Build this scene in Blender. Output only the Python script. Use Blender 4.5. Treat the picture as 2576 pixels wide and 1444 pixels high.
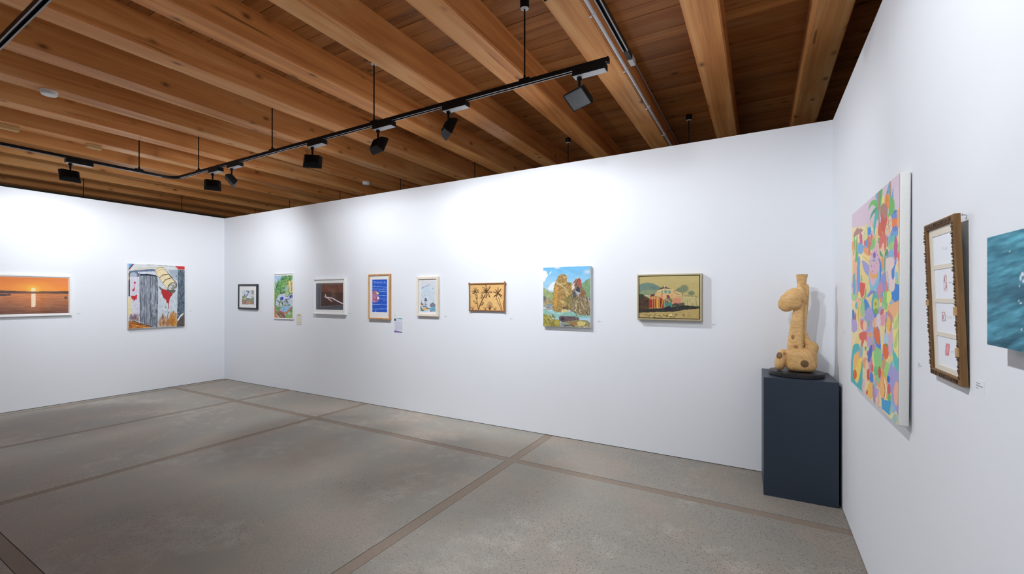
import bpy, bmesh, math, random
import numpy as np
from mathutils import Vector, Matrix, Quaternion

# ------------------------------------------------------------------ scene, camera, light level
for o in list(bpy.data.objects):
    bpy.data.objects.remove(o, do_unlink=True)
scene = bpy.context.scene
C = scene.collection
PI = math.pi
random.seed(7)
rng = np.random.default_rng(11)

# camera: level, 15.3 mm, slight vertical shift; X runs along the long wall, Y into it
FPX, PSI, CYP, EYE = 1095.9, math.radians(29.63), 744.7, 1.55
cam_data = bpy.data.cameras.new('camera')
cam = bpy.data.objects.new('camera', cam_data)
C.objects.link(cam)
cam.location = (0, 0, EYE)
cam.rotation_euler = (PI / 2, 0, PSI)
cam_data.sensor_width = 36.0
cam_data.sensor_fit = 'HORIZONTAL'
cam_data.lens = 36.0 * FPX / 2576.0
cam_data.shift_y = (CYP - 722.0) / 2576.0
cam_data.clip_start = 0.02
cam_data.clip_end = 100
scene.camera = cam

world = bpy.data.worlds.new('world')
scene.world = world
world.use_nodes = True
bg = world.node_tree.nodes['Background']
bg.inputs[0].default_value = (0.75, 0.85, 1.0, 1)
bg.inputs[1].default_value = 0.05

vs = scene.view_settings
vs.view_transform = 'Standard'
vs.look = 'None'
vs.exposure = EXPOSURE = 0.0
vs.gamma = 1.0
vs.use_curve_mapping = False

SPOT_W = 240.0          # watts of one wall flood
SPOT_COL = (0.93, 0.965, 1.0)

# ------------------------------------------------------------------ room numbers (metres)
XL, XR, YB, YF, HW = -8.70, 0.523, 4.42, -2.6, 3.0
ZB, ZC = 3.63, 3.90       # beam underside, underside of the ceiling planks
BEAM_W, BEAM_P = 0.245, 0.84

# ------------------------------------------------------------------ helpers
def obj(name, me, mat=None, parent=None, loc=None):
    if isinstance(me, bmesh.types.BMesh):
        m = bpy.data.meshes.new(name)
        me.to_mesh(m); me.free(); me = m
    o = bpy.data.objects.new(name, me)
    C.objects.link(o)
    if mat is not None and me is not None and len(me.materials) == 0:
        me.materials.append(mat)
    if parent is not None:
        o.parent = parent
    if loc is not None:
        o.location = loc
    return o

def empty(name, loc=(0, 0, 0), rot=(0, 0, 0)):
    o = bpy.data.objects.new(name, None)
    C.objects.link(o)
    o.location = loc; o.rotation_euler = rot
    o.empty_display_size = 0.1
    return o

def tag(o, label, cat, group=None):
    o['label'] = label; o['category'] = cat
    if group: o['group'] = group
    return o

def struct(o):
    o['kind'] = 'structure'
    return o

def box(bm, x0, x1, y0, y1, z0, z1):
    v = [bm.verts.new(p) for p in ((x0,y0,z0),(x1,y0,z0),(x1,y1,z0),(x0,y1,z0),
                                   (x0,y0,z1),(x1,y0,z1),(x1,y1,z1),(x0,y1,z1))]
    for f in ((0,3,2,1),(4,5,6,7),(0,1,5,4),(1,2,6,5),(2,3,7,6),(3,0,4,7)):
        bm.faces.new([v[i] for i in f])
    return v

def bbox(x0, x1, y0, y1, z0, z1, bev=0, seg=2):
    bm = bmesh.new(); box(bm, x0, x1, y0, y1, z0, z1)
    if bev:
        bmesh.ops.bevel(bm, geom=bm.edges[:], offset=bev, segments=seg, affect='EDGES', profile=0.5)
    return bm

def tube(bm, pts, r, n=10, caps=True):
    """round tube along points; r a number or a list"""
    pts = [Vector(p) for p in pts]
    rs = r if isinstance(r, (list, tuple)) else [r] * len(pts)
    rings = []
    t0 = (pts[1] - pts[0]).normalized()
    up = Vector((0, 0, 1)) if abs(t0.z) < 0.9 else Vector((1, 0, 0))
    a = t0.cross(up).normalized(); b = t0.cross(a).normalized()
    for i, p in enumerate(pts):
        if i == 0: t = pts[1] - pts[0]
        elif i == len(pts) - 1: t = pts[-1] - pts[-2]
        else: t = (pts[i+1] - pts[i]).normalized() + (pts[i] - pts[i-1]).normalized()
        t.normalize()
        a = (a - t * a.dot(t)).normalized(); b = t.cross(a)
        rings.append([bm.verts.new(p + (a * math.cos(k*2*PI/n) + b * math.sin(k*2*PI/n)) * rs[i]) for k in range(n)])
    for i in range(len(rings) - 1):
        for k in range(n):
            bm.faces.new((rings[i][k], rings[i][(k+1) % n], rings[i+1][(k+1) % n], rings[i+1][k]))
    if caps:
        bm.faces.new(rings[0][::-1]); bm.faces.new(rings[-1])
    return bm

def lathe(bm, prof, n=24, c=(0, 0)):
    rings = []
    for r, z in prof:
        rings.append([bm.verts.new((c[0] + r*math.cos(k*2*PI/n), c[1] + r*math.sin(k*2*PI/n), z)) for k in range(n)])
    for i in range(len(rings) - 1):
        for k in range(n):
            bm.faces.new((rings[i][k], rings[i][(k+1) % n], rings[i+1][(k+1) % n], rings[i+1][k]))
    bm.faces.new(rings[0][::-1]); bm.faces.new(rings[-1])
    return bm

def smooth(o, angle=40):
    for p in o.data.polygons: p.use_smooth = True
    try:
        o.data.set_sharp_from_angle(angle=math.radians(angle))
    except Exception:
        pass
    return o

def s2l(c):
    c = np.asarray(c, dtype=float)
    return np.where(c <= 0.04045, c / 12.92, ((c + 0.055) / 1.055) ** 2.4)

def rgb(r, g, b):
    return tuple(s2l(np.array([r, g, b]) / 255.0)) + (1,)

# ------------------------------------------------------------------ materials
def newmat(name):
    m = bpy.data.materials.new(name); m.use_nodes = True
    nt = m.node_tree
    return m, nt, nt.nodes, nt.links, nt.nodes['Principled BSDF']

def simple(name, col, rough=0.5, metal=0.0, noise=0.06, scale=40, bump=0.0, spec=0.5):
    m, nt, N, L, P = newmat(name)
    tc = N.new('ShaderNodeTexCoord')
    nz = N.new('ShaderNodeTexNoise'); nz.inputs['Scale'].default_value = scale; nz.inputs['Detail'].default_value = 5
    L.new(tc.outputs['Object'], nz.inputs['Vector'])
    mx = N.new('ShaderNodeMix'); mx.data_type = 'RGBA'
    c = np.array(col[:3])
    mx.inputs[6].default_value = tuple(np.clip(c * (1 - noise), 0, 1)) + (1,)
    mx.inputs[7].default_value = tuple(np.clip(c * (1 + noise), 0, 1)) + (1,)
    L.new(nz.outputs['Fac'], mx.inputs[0]); L.new(mx.outputs[2], P.inputs['Base Color'])
    P.inputs['Roughness'].default_value = rough; P.inputs['Metallic'].default_value = metal
    P.inputs['Specular IOR Level'].default_value = spec
    if bump:
        bp = N.new('ShaderNodeBump'); bp.inputs['Strength'].default_value = bump; bp.inputs['Distance'].default_value = 0.002
        L.new(nz.outputs['Fac'], bp.inputs['Height']); L.new(bp.outputs['Normal'], P.inputs['Normal'])
    return m

def ramp(N, stops):
    r = N.new('ShaderNodeValToRGB')
    e = r.color_ramp.elements
    e[0].position, e[0].color = stops[0]
    e[1].position, e[1].color = stops[-1]
    for p, c in stops[1:-1]:
        x = e.new(p); x.color = c
    return r

def wood(name, axis, dark, mid, light, grain=9.0, along=0.5, knots=0.9, rough=0.6, fine=90, vary=0.25, checks=0.0, bloom=0.0):
    """timber: grain runs along axis (0,1,2) in object space, every object with its own offset and tint"""
    m, nt, N, L, P = newmat(name)
    tc = N.new('ShaderNodeTexCoord'); oi = N.new('ShaderNodeObjectInfo')
    off = N.new('ShaderNodeVectorMath'); off.operation = 'SCALE'; off.inputs[0].default_value = (17.3, 9.1, 31.7)
    L.new(oi.outputs['Random'], off.inputs['Scale'])
    add = N.new('ShaderNodeVectorMath'); add.operation = 'ADD'
    L.new(tc.outputs['Object'], add.inputs[0]); L.new(off.outputs[0], add.inputs[1])
    def mapped(a, c):
        mp = N.new('ShaderNodeMapping')
        s = [c, c, c]; s[axis] = a
        mp.inputs['Scale'].default_value = s
        L.new(add.outputs[0], mp.inputs['Vector']); return mp.outputs[0]
    def noise(a, c, det, dist=0.0, ro=0.5):
        n = N.new('ShaderNodeTexNoise'); n.inputs['Scale'].default_value = 1; n.inputs['Detail'].default_value = det
        n.inputs['Distortion'].default_value = dist; n.inputs['Roughness'].default_value = ro
        L.new(mapped(a, c), n.inputs['Vector']); return n.outputs['Fac']
    def madd(x, k, y):
        q = N.new('ShaderNodeMath'); q.operation = 'MULTIPLY_ADD'; q.inputs[1].default_value = k
        L.new(x, q.inputs[0]); L.new(y, q.inputs[2]); return q.outputs[0]
    def mixc(fac, c1, c2):
        q = N.new('ShaderNodeMix'); q.data_type = 'RGBA'
        if isinstance(fac, float): q.inputs[0].default_value = fac
        else: L.new(fac, q.inputs[0])
        for i, c in ((6, c1), (7, c2)):
            if isinstance(c, tuple): q.inputs[i].default_value = c
            else: L.new(c, q.inputs[i])
        return q.outputs[2]
    def mul(x, k):
        q = N.new('ShaderNodeMath'); q.operation = 'MULTIPLY'; q.inputs[1].default_value = k; L.new(x, q.inputs[0]); return q.outputs[0]
    n1 = noise(along, grain, 4, 1.2, 0.5); n2 = noise(2.0, fine, 3); n3 = noise(0.6, 1.6, 3)
    g = madd(n2, 0.22, n1); tot = madd(n3, 0.6, g)
    r = ramp(N, [(0.62, dark), (0.90, mid), (1.0, light)]); r.color_ramp.elements[1].position = 0.88
    r.color_ramp.elements[2].position = 1.0
    mr = N.new('ShaderNodeMapRange'); mr.inputs['From Min'].default_value = 0.45; mr.inputs['From Max'].default_value = 1.35
    L.new(tot, mr.inputs['Value'])
    r.color_ramp.elements[0].position = 0.15; r.color_ramp.elements[1].position = 0.5; r.color_ramp.elements[2].position = 0.85
    L.new(mr.outputs[0], r.inputs[0])
    col = r.outputs[0]
    dk = tuple(np.array(dark[:3]) * 0.35) + (1,)
    if bloom:
        bl = ramp(N, [(0.52, (0, 0, 0, 1)), (0.72, (1, 1, 1, 1))]); L.new(noise(0.9, 2.6, 5, 0.6, 0.65), bl.inputs[0])
        col = mixc(mul(bl.outputs[0], bloom), col, rgb(188, 158, 122))
    if checks:
        ck = ramp(N, [(0.70, (0, 0, 0, 1)), (0.74, (1, 1, 1, 1))]); L.new(noise(0.9, 34, 2, 0.5), ck.inputs[0])
        col = mixc(mul(ck.outputs[0], checks), col, dk)
    if knots:
        vo = N.new('ShaderNodeTexVoronoi'); vo.inputs['Scale'].default_value = 1.0
        L.new(mapped(2.6, 4.6), vo.inputs['Vector'])
        kr = ramp(N, [(0.05, (1, 1, 1, 1)), (0.09, (0.45, 0.45, 0.45, 1)), (0.17, (0, 0, 0, 1))])
        L.new(vo.outputs['Distance'], kr.inputs[0])
        col = mixc(mul(kr.outputs[0], knots), col, dk)
    hv = N.new('ShaderNodeHueSaturation')
    tv = N.new('ShaderNodeMapRange'); tv.inputs['To Min'].default_value = 1 - vary; tv.inputs['To Max'].default_value = 1 + vary
    L.new(oi.outputs['Random'], tv.inputs['Value']); L.new(tv.outputs[0], hv.inputs['Value'])
    L.new(col, hv.inputs['Color']); L.new(hv.outputs[0], P.inputs['Base Color'])
    P.inputs['Roughness'].default_value = rough; P.inputs['Specular IOR Level'].default_value = 0.3
    bp = N.new('ShaderNodeBump'); bp.inputs['Strength'].default_value = 0.2; bp.inputs['Distance'].default_value = 0.003
    L.new(g, bp.inputs['Height']); L.new(bp.outputs['Normal'], P.inputs['Normal'])
    return m

def painted(name, rough=0.6, metal=0.0, spec=0.3):
    """flat print / paint: colours carried by the surface, fine canvas relief from noise"""
    m, nt, N, L, P = newmat(name)
    at = N.new('ShaderNodeAttribute'); at.attribute_name = 'pigment'
    L.new(at.outputs['Color'], P.inputs['Base Color'])
    P.inputs['Roughness'].default_value = rough; P.inputs['Metallic'].default_value = metal
    P.inputs['Specular IOR Level'].default_value = spec
    tc = N.new('ShaderNodeTexCoord'); nz = N.new('ShaderNodeTexNoise'); nz.inputs['Scale'].default_value = 300
    L.new(tc.outputs['Object'], nz.inputs['Vector'])
    bp = N.new('ShaderNodeBump'); bp.inputs['Strength'].default_value = 0.05; bp.inputs['Distance'].default_value = 0.001
    L.new(nz.outputs['Fac'], bp.inputs['Height']); L.new(bp.outputs['Normal'], P.inputs['Normal'])
    return m

def glass_mat():
    m, nt, N, L, P = newmat('picture_glass')
    out = N['Material Output']
    N.remove(P)
    tr = N.new('ShaderNodeBsdfTransparent'); gl = N.new('ShaderNodeBsdfGlossy'); gl.inputs['Roughness'].default_value = 0.03
    mx = N.new('ShaderNodeMixShader'); mx.inputs[0].default_value = 0.025
    L.new(tr.outputs[0], mx.inputs[1]); L.new(gl.outputs[0], mx.inputs[2])
    L.new(mx.outputs[0], out.inputs[0])
    return m

def wall_paint(name, col):
    m, nt, N, L, P = newmat(name)
    tc = N.new('ShaderNodeTexCoord')
    nz = N.new('ShaderNodeTexNoise'); nz.inputs['Scale'].default_value = 1.3; nz.inputs['Detail'].default_value = 4
    L.new(tc.outputs['Object'], nz.inputs['Vector'])
    mx = N.new('ShaderNodeMix'); mx.data_type = 'RGBA'
    c = np.array(col[:3])
    mx.inputs[6].default_value = tuple(c * 0.985) + (1,); mx.inputs[7].default_value = tuple(np.clip(c * 1.015, 0, 1)) + (1,)
    L.new(nz.outputs['Fac'], mx.inputs[0]); L.new(mx.outputs[2], P.inputs['Base Color'])
    P.inputs['Roughness'].default_value = 0.85; P.inputs['Specular IOR Level'].default_value = 0.2
    n2 = N.new('ShaderNodeTexNoise'); n2.inputs['Scale'].default_value = 160
    L.new(tc.outputs['Object'], n2.inputs['Vector'])
    bp = N.new('ShaderNodeBump'); bp.inputs['Strength'].default_value = 0.04; bp.inputs['Distance'].default_value = 0.002
    L.new(n2.outputs['Fac'], bp.inputs['Height']); L.new(bp.outputs['Normal'], P.inputs['Normal'])
    return m

def concrete(name):
    m, nt, N, L, P = newmat(name)
    geo = N.new('ShaderNodeNewGeometry')
    pos = geo.outputs['Position']
    def noise(scale, detail=5, rough=0.55, dist=0):
        n = N.new('ShaderNodeTexNoise'); n.inputs['Scale'].default_value = scale; n.inputs['Detail'].default_value = detail
        n.inputs['Roughness'].default_value = rough; n.inputs['Distortion'].default_value = dist
        L.new(pos, n.inputs['Vector']); return n
    big = noise(0.8, 6, 0.6, 0.4); mid = noise(7, 6, 0.65); fine = noise(70, 4, 0.7); tintn = noise(1.7, 4)
    a = N.new('ShaderNodeMath'); a.operation = 'MULTIPLY_ADD'; a.inputs[1].default_value = 0.6
    L.new(mid.outputs['Fac'], a.inputs[0]); L.new(big.outputs['Fac'], a.inputs[2])
    b = N.new('ShaderNodeMath'); b.operation = 'MULTIPLY_ADD'; b.inputs[1].default_value = 0.5
    L.new(fine.outputs['Fac'], b.inputs[0]); L.new(a.outputs[0], b.inputs[2])
    r = ramp(N, [(0.70, rgb(130, 124, 116)), (1.0, rgb(148, 142, 134)), (1.0, rgb(164, 159, 151))])
    r.color_ramp.elements[1].position = 0.86
    L.new(b.outputs[0], r.inputs[0])
    tm = N.new('ShaderNodeMix'); tm.data_type = 'RGBA'; tm.blend_type = 'MULTIPLY'
    tr = ramp(N, [(0.4, (0.93, 0.96, 0.97, 1)), (0.62, (1.05, 0.99, 0.95, 1))])
    L.new(tintn.outputs['Fac'], tr.inputs[0]); tm.inputs[0].default_value = 1
    L.new(r.outputs[0], tm.inputs[6]); L.new(tr.outputs[0], tm.inputs[7])
    # exposed dark aggregate, denser where the slab is worn (patches), each stone a voronoi cell
    def stones(scale, size, thr_lo, thr_hi, patch_scale):
        mp = N.new('ShaderNodeMapping'); mp.inputs['Rotation'].default_value = (0, 0, 0.5); mp.inputs['Scale'].default_value = (scale, scale * 1.6, scale)
        L.new(pos, mp.inputs['Vector'])
        v = N.new('ShaderNodeTexVoronoi'); v.inputs['Scale'].default_value = 1; v.voronoi_dimensions = '2D'
        L.new(mp.outputs[0], v.inputs['Vector'])
        vr = ramp(N, [(size * 0.7, (1, 1, 1, 1)), (size, (0, 0, 0, 1))]); L.new(v.outputs['Distance'], vr.inputs[0])
        rn = N.new('ShaderNodeSeparateColor'); L.new(v.outputs['Color'], rn.inputs[0])
        pn = noise(patch_scale, 3)
        # wear grows towards the right wall
        sx = N.new('ShaderNodeSeparateXYZ'); L.new(pos, sx.inputs[0])
        mr = N.new('ShaderNodeMapRange'); mr.inputs['From Min'].default_value = -3.2; mr.inputs['From Max'].default_value = 0.5
        mr.inputs['To Min'].default_value = 0.0; mr.inputs['To Max'].default_value = 0.22
        L.new(sx.outputs[0], mr.inputs['Value'])
        ad = N.new('ShaderNodeMath'); ad.operation = 'ADD'; L.new(pn.outputs['Fac'], ad.inputs[0]); L.new(mr.outputs[0], ad.inputs[1])
        m2 = N.new('ShaderNodeMapRange'); m2.inputs['From Min'].default_value = thr_lo; m2.inputs['From Max'].default_value = thr_hi
        L.new(ad.outputs[0], m2.inputs['Value'])
        gt = N.new('ShaderNodeMath'); gt.operation = 'LESS_THAN'; L.new(rn.outputs[0], gt.inputs[0]); L.new(m2.outputs[0], gt.inputs[1])
        mu = N.new('ShaderNodeMath'); mu.operation = 'MULTIPLY'; L.new(vr.outputs[0], mu.inputs[0]); L.new(gt.outputs[0], mu.inputs[1])
        return mu.outputs[0]
    s1 = stones(45, 0.28, 0.55, 1.15, 1.4); s2 = stones(120, 0.33, 0.42, 0.95, 0.9)
    mxs = N.new('ShaderNodeMath'); mxs.operation = 'MAXIMUM'; L.new(s1, mxs.inputs[0]); L.new(s2, mxs.inputs[1])
    k = N.new('ShaderNodeMath'); k.operation = 'MULTIPLY'; k.inputs[1].default_value = 0.75; L.new(mxs.outputs[0], k.inputs[0])
    mx = N.new('ShaderNodeMix'); mx.data_type = 'RGBA'; mx.inputs[7].default_value = rgb(86, 84, 80)
    L.new(k.outputs[0], mx.inputs[0]); L.new(tm.outputs[2], mx.inputs[6])
    L.new(mx.outputs[2], P.inputs['Base Color'])
    P.inputs['Roughness'].default_value = 0.55; P.inputs['Specular IOR Level'].default_value = 0.35
    bp = N.new('ShaderNodeBump'); bp.inputs['Strength'].default_value = 0.08; bp.inputs['Distance'].default_value = 0.003
    L.new(b.outputs[0], bp.inputs['Height']); L.new(bp.outputs['Normal'], P.inputs['Normal'])
    return m

M = {}
M['wall'] = wall_paint('white_wall_paint', (0.80, 0.83, 0.88))
M['gap'] = simple('shadow_gap', (0.03, 0.03, 0.03), 0.9)
M['concrete'] = concrete('worn_concrete')
M['strip'] = simple('brown_mortar_strip', rgb(134, 120, 107)[:3], 0.7, noise=0.12, scale=30, bump=0.3)
M['joint'] = simple('dark_joint', (0.05, 0.04, 0.035), 0.9)
M['beam'] = wood('fir_beam', 1, rgb(176, 104, 52), rgb(222, 150, 86), rgb(244, 190, 128), grain=6, along=0.35, knots=0.85, vary=0.12, checks=0.7)
M['plank'] = wood('ceiling_plank', 0, rgb(128, 74, 32), rgb(164, 104, 52), rgb(184, 124, 68), grain=9, along=0.4, knots=0.9, vary=0.13, checks=0.25, bloom=0.25)
M['stone'] = simple('grey_building_wall', rgb(120, 116, 108)[:3], 0.9, noise=0.25, scale=8, bump=0.4)
M['black'] = simple('black_powder_coat', (0.005, 0.005, 0.006), 0.5, noise=0.1, spec=0.2)
M['lip'] = simple('grey_track_lip', (0.35, 0.35, 0.37), 0.4, noise=0.05)
M['cover'] = simple('light_grey_cover', (0.62, 0.63, 0.66), 0.5, noise=0.04)
M['lens_off'] = simple('frosted_lens', (0.24, 0.25, 0.27), 0.3, noise=0.1, scale=200)
M['white_plastic'] = simple('white_plastic', (0.8, 0.8, 0.8), 0.4, noise=0.03)
M['pvc'] = simple('white_conduit', (0.74, 0.74, 0.78), 0.4, noise=0.04)
M['conduit'] = simple('grey_conduit', (0.42, 0.40, 0.40), 0.45, noise=0.05)
M['glass'] = glass_mat()
M['paint'] = painted('pigment_matte', 0.65)
M['print'] = painted('pigment_print', 0.5)
M['goldprint'] = painted('pigment_gold_print', 0.34, 0.2, 0.6)
M['canvas'] = simple('canvas_edge', (0.80, 0.80, 0.78), 0.8, noise=0.05, scale=200, bump=0.2)
M['white_frame'] = simple('white_lacquer_frame', (0.84, 0.84, 0.84), 0.4, noise=0.02)
M['black_frame'] = simple('black_frame', (0.015, 0.018, 0.022), 0.4, noise=0.1)
M['oak'] = wood('light_wood_frame', 1, rgb(178, 128, 78), rgb(206, 158, 106), rgb(224, 182, 132), grain=60, along=4, knots=0.0, fine=300, vary=0.05)
M['cream_frame'] = wood('pale_wood_frame', 1, rgb(214, 200, 182), rgb(228, 216, 200), rgb(236, 226, 212), grain=60, along=4, knots=0.0, fine=300, vary=0.04)
M['mat'] = simple('white_mat_board', (0.83, 0.83, 0.82), 0.8, noise=0.02)
M['creammat'] = simple('cream_mat_board', rgb(226, 218, 204)[:3], 0.8, noise=0.03)
M['champagne'] = simple('champagne_frame', rgb(190, 176, 140)[:3], 0.35, 0.35, noise=0.08)
M['shadowbox'] = simple('dark_inner_frame', (0.02, 0.015, 0.012), 0.7)
M['ornate'] = simple('antique_bronze_moulding', rgb(82, 60, 38)[:3], 0.5, 0.15, noise=0.5, scale=60, bump=0.5)
M['ornate_side'] = wood('antique_frame_side', 1, rgb(98, 70, 40), rgb(126, 92, 56), rgb(146, 112, 72), grain=70, along=5, knots=0.0, fine=300, vary=0.02)
M['rawwood'] = simple('raw_wood_patch', rgb(190, 150, 100)[:3], 0.7, noise=0.15, scale=90)
M['pedestal'] = simple('charcoal_plinth_paint', rgb(40, 52, 67)[:3], 0.42, noise=0.07, scale=6)
M['disc'] = simple('black_stained_disc', (0.014, 0.014, 0.016), 0.38, noise=0.2)
M['knot'] = simple('dark_knot_wood', rgb(108, 76, 48)[:3], 0.6, noise=0.35, scale=80, bump=0.3)
M['board'] = wood('carved_board', 0, rgb(206, 158, 96), rgb(224, 180, 116), rgb(234, 194, 132), grain=40, along=5, knots=0.0, fine=250, vary=0.02)
M['burnt'] = simple('burnt_brown_groove', rgb(92, 56, 30)[:3], 0.7, noise=0.3, scale=120)
M['twig'] = simple('brown_twig', rgb(150, 104, 66)[:3], 0.7, noise=0.25, scale=120, bump=0.4)
M['petal'] = simple('tan_petal_wood', rgb(222, 178, 118)[:3], 0.6, noise=0.12, scale=120)
M['tagcard'] = simple('beige_card', rgb(222, 218, 200)[:3], 0.8, noise=0.03)
M['seaside'] = simple('dark_teal_canvas_edge', rgb(38, 78, 92)[:3], 0.7, noise=0.1)
M['steel'] = simple('steel', (0.5, 0.5, 0.5), 0.35, 0.9, noise=0.05)
M['block'] = simple('yellow_pine_block', rgb(206, 168, 112)[:3], 0.6, noise=0.12, scale=50)

# ------------------------------------------------------------------ the setting: floor
floor = struct(obj('floor', bbox(-13.4, 4.6, YF - 0.3, 10.2, -0.12, -0.012), M['joint']))
SX = [(-8.55, .06), (-6.73, .07), (-4.925, .07), (-2.035, .085)]    # strips along Y (centre, width)
SY = [(-2.01, .08), (0.783, .078), (3.575, .075)]                  # strips along X
JO = 0.004
xs = [-13.2]; ys = [YF - 0.2]
for c_, w_ in SX: xs += [c_ - w_/2, c_ + w_/2]
xs += [4.5]
for c_, w_ in SY: ys += [c_ - w_/2, c_ + w_/2]
ys += [10.1]
for i in range(0, len(xs), 2):
    for j in range(0, len(ys), 2):
        obj('slab', bbox(xs[i] + JO, xs[i+1] - JO, ys[j] + JO, ys[j+1] - JO, -0.012, 0.0), M['concrete'], floor)
for j, (c_, w_) in enumerate(SY):          # strips along X, cut where the Y strips cross
    for i in range(0, len(xs), 2):
        obj('inlay_strip', bbox(xs[i] - 0.0, xs[i+1] + 0.0, c_ - w_/2, c_ + w_/2, -0.012, -0.0012), M['strip'], floor)
for i, (c_, w_) in enumerate(SX):
    obj('inlay_strip', bbox(c_ - w_/2, c_ + w_/2, YF - 0.2, 10.1, -0.012, -0.001), M['strip'], floor)

# ------------------------------------------------------------------ partition walls (3 m high, open above)
T = 0.14
def wall(name, x0, x1, y0, y1, z1=HW, mat='wall', gap=True):
    w = struct(obj(name, bbox(x0, x1, y0, y1, 0.006 if gap else 0.0, z1), M[mat]))
    if gap:
        obj('shadow_gap', bbox(x0 + .012, x1 - .012, y0 + .012, y1 - .012, 0.0, 0.006), M['gap'], w)
    return w
wall('wall_back', XL - T, XR + T, YB, YB + T)
wall('wall_left', XL - T, XL, YF, YB)
wall('wall_right', XR, XR + T, 0.45, YB)
wall('wall_front', XL - T, XR + T, YF - T, YF)
# the old building around the partitions
wall('wall_building_left', -13.3, -13.0, YF - 0.2, 10.0, ZC, 'stone', False)
wall('wall_building_back', -13.0, 4.2, 9.6, 9.9, ZC, 'stone', False)
wall('wall_building_right', 4.0, 4.3, YF - 0.2, 9.6, ZC, 'stone', False)
wall('wall_building_front', -13.0, 4.0, YF - 0.5, YF - 0.2, ZC, 'stone', False)

# ------------------------------------------------------------------ ceiling: deck, planks, beams
ceiling = struct(obj('ceiling', bbox(-13.3, 4.3, YF - 0.5, 9.9, ZC + 0.03, ZC + 0.10), M['joint']))
PW = 0.146
pm = None
y = YF - 0.4
k = 0
while y < 9.7:
    if pm is None:
        bm = bbox(-8.6, 8.6, 0.0, PW - 0.004, 0.0, 0.03)
        pl = obj('plank', bm, M['plank'], ceiling); pm = pl.data
    else:
        pl = obj('plank', pm, None, ceiling)
    pl.location = (-4.5, y, ZC + 0.0015 * math.sin(k * 2.3))
    y += PW; k += 1
bmesh_beam = None
BEAM_X = []
for kb in range(-4, 16):
    xl = (0.166 - 0.404 * kb) * 2.079
    if xl < -12.9 or xl > 3.7: continue
    BEAM_X.append(xl)
    if bmesh_beam is None:
        bm = bmesh.new(); box(bm, 0, BEAM_W, YF - 0.15, 9.55, 0, ZC - ZB)
        # subdivide along and roughen the arrises slightly, chamfer lower edges
        bmesh.ops.bevel(bm, geom=[e for e in bm.edges if abs(e.verts[0].co.z) < 1e-6 and abs(e.verts[1].co.z) < 1e-6 and abs(e.verts[0].co.x - e.verts[1].co.x) < 1e-6],
                        offset=0.009, segments=2, affect='EDGES')
        b = obj('beam', bm, M['beam'], ceiling); bmesh_beam = b.data
    else:
        b = obj('beam', bmesh_beam, None, ceiling)
    b.location = (xl, 0, ZB)

# ------------------------------------------------------------------ suspended lighting track
TZ = 3.262      # top of the rail
RW, RH = 0.036, 0.034
def rail_mesh(length):
    """rail along +X from 0 to length, top at z=0: channel with side walls and an open groove below"""
    bm = bmesh.new()
    h = RW / 2
    box(bm, 0, length, -h, h, -0.012, 0)
    box(bm, 0, length, -h, -h + 0.007, -RH, -0.012)
    box(bm, 0, length, h - 0.007, h, -RH, -0.012)
    return bm
def rail(parent, p0, p1):
    p0 = Vector(p0); p1 = Vector(p1); d = p1 - p0
    r = obj('rail', rail_mesh(d.length), M['black'], parent)
    r.location = p0 - parent.location; r.rotation_euler = (0, 0, math.atan2(d.y, d.x))
    for s in (-1, 1):
        y0 = s * (RW/2 - 0.004)
        lp = obj('lip', bbox(0, d.length, y0 - 0.004, y0 + 0.004, -RH - 0.002, -RH), M['lip'], r)
    return r
def rod(parent, x, y, z0=TZ, z1=ZC, bracket_axis=0):
    q = parent.location
    bm = bmesh.new(); tube(bm, [(x - q.x, y - q.y, z0 - q.z), (x - q.x, y - q.y, z1 - q.z - 0.02)], 0.0065, 8)
    r = smooth(obj('suspension_rod', bm, M['black'], parent))
    bm = bmesh.new(); lathe(bm, [(0.034, z1 - q.z - 0.066), (0.036, z1 - q.z - 0.063), (0.036, z1 - q.z)], 20, (x - q.x, y - q.y))
    smooth(obj('ceiling_cup', bm, M['black'], r))
    bm = bmesh.new(); lathe(bm, [(0.012, z1 - q.z - 0.072), (0.033, z1 - q.z - 0.0665), (0.033, z1 - q.z - 0.065)], 20, (x - q.x, y - q.y))
    smooth(obj('cup_cap', bm, M['cover'], r))
    l, w = (0.045, 0.014) if bracket_axis == 0 else (0.014, 0.045)
    obj('bracket', bbox(x - q.x - l, x - q.x + l, y - q.y - w, y - q.y + w, z0 - q.z - 0.002, z0 - q.z + 0.018, 0.002, 1), M['black'], r)
    bm = bmesh.new(); lathe(bm, [(0.010, z0 - q.z + 0.018), (0.010, z0 - q.z + 0.04), (0.007, z0 - q.z + 0.045)], 10, (x - q.x, y - q.y))
    obj('ferrule', bm, M['black'], r)
    return r

TY, TX = 3.06, -7.34
trk = empty('lighting_track', (-4.0, TY, TZ))
tag(trk, 'long black suspended lighting track turning a rounded corner, hung on thin rods', 'track')
R = 0.16
rail(trk, (TX + R, TY, TZ), (-0.95, TY, TZ))
rail(trk, (TX, TY - R, TZ), (TX, -0.9, TZ))
bm = bmesh.new()
arc = [(TX + R - R*math.sin(a), TY - R + R*math.cos(a)) for a in np.linspace(0, PI/2, 9)]
for (z0, z1, lo, hi) in ((-0.012, 0, -RW/2, RW/2), (-RH, -0.012, -RW/2, -RW/2 + .007), (-RH, -0.012, RW/2 - .007, RW/2)):
    prev = None
    for i, (ax, ay) in enumerate(arc):
        a = np.linspace(0, PI/2, 9)[i]
        nx, ny = -math.sin(a), math.cos(a)
        q = [bm.verts.new((ax + nx*o_ + 4.0, ay + ny*o_ - TY, z_)) for o_, z_ in ((lo, z0), (hi, z0), (hi, z1), (lo, z1))]
        if prev:
            for j in range(4): bm.faces.new((prev[j], prev[(j+1) % 4], q[(j+1) % 4], q[j]))
        prev = q
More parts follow.
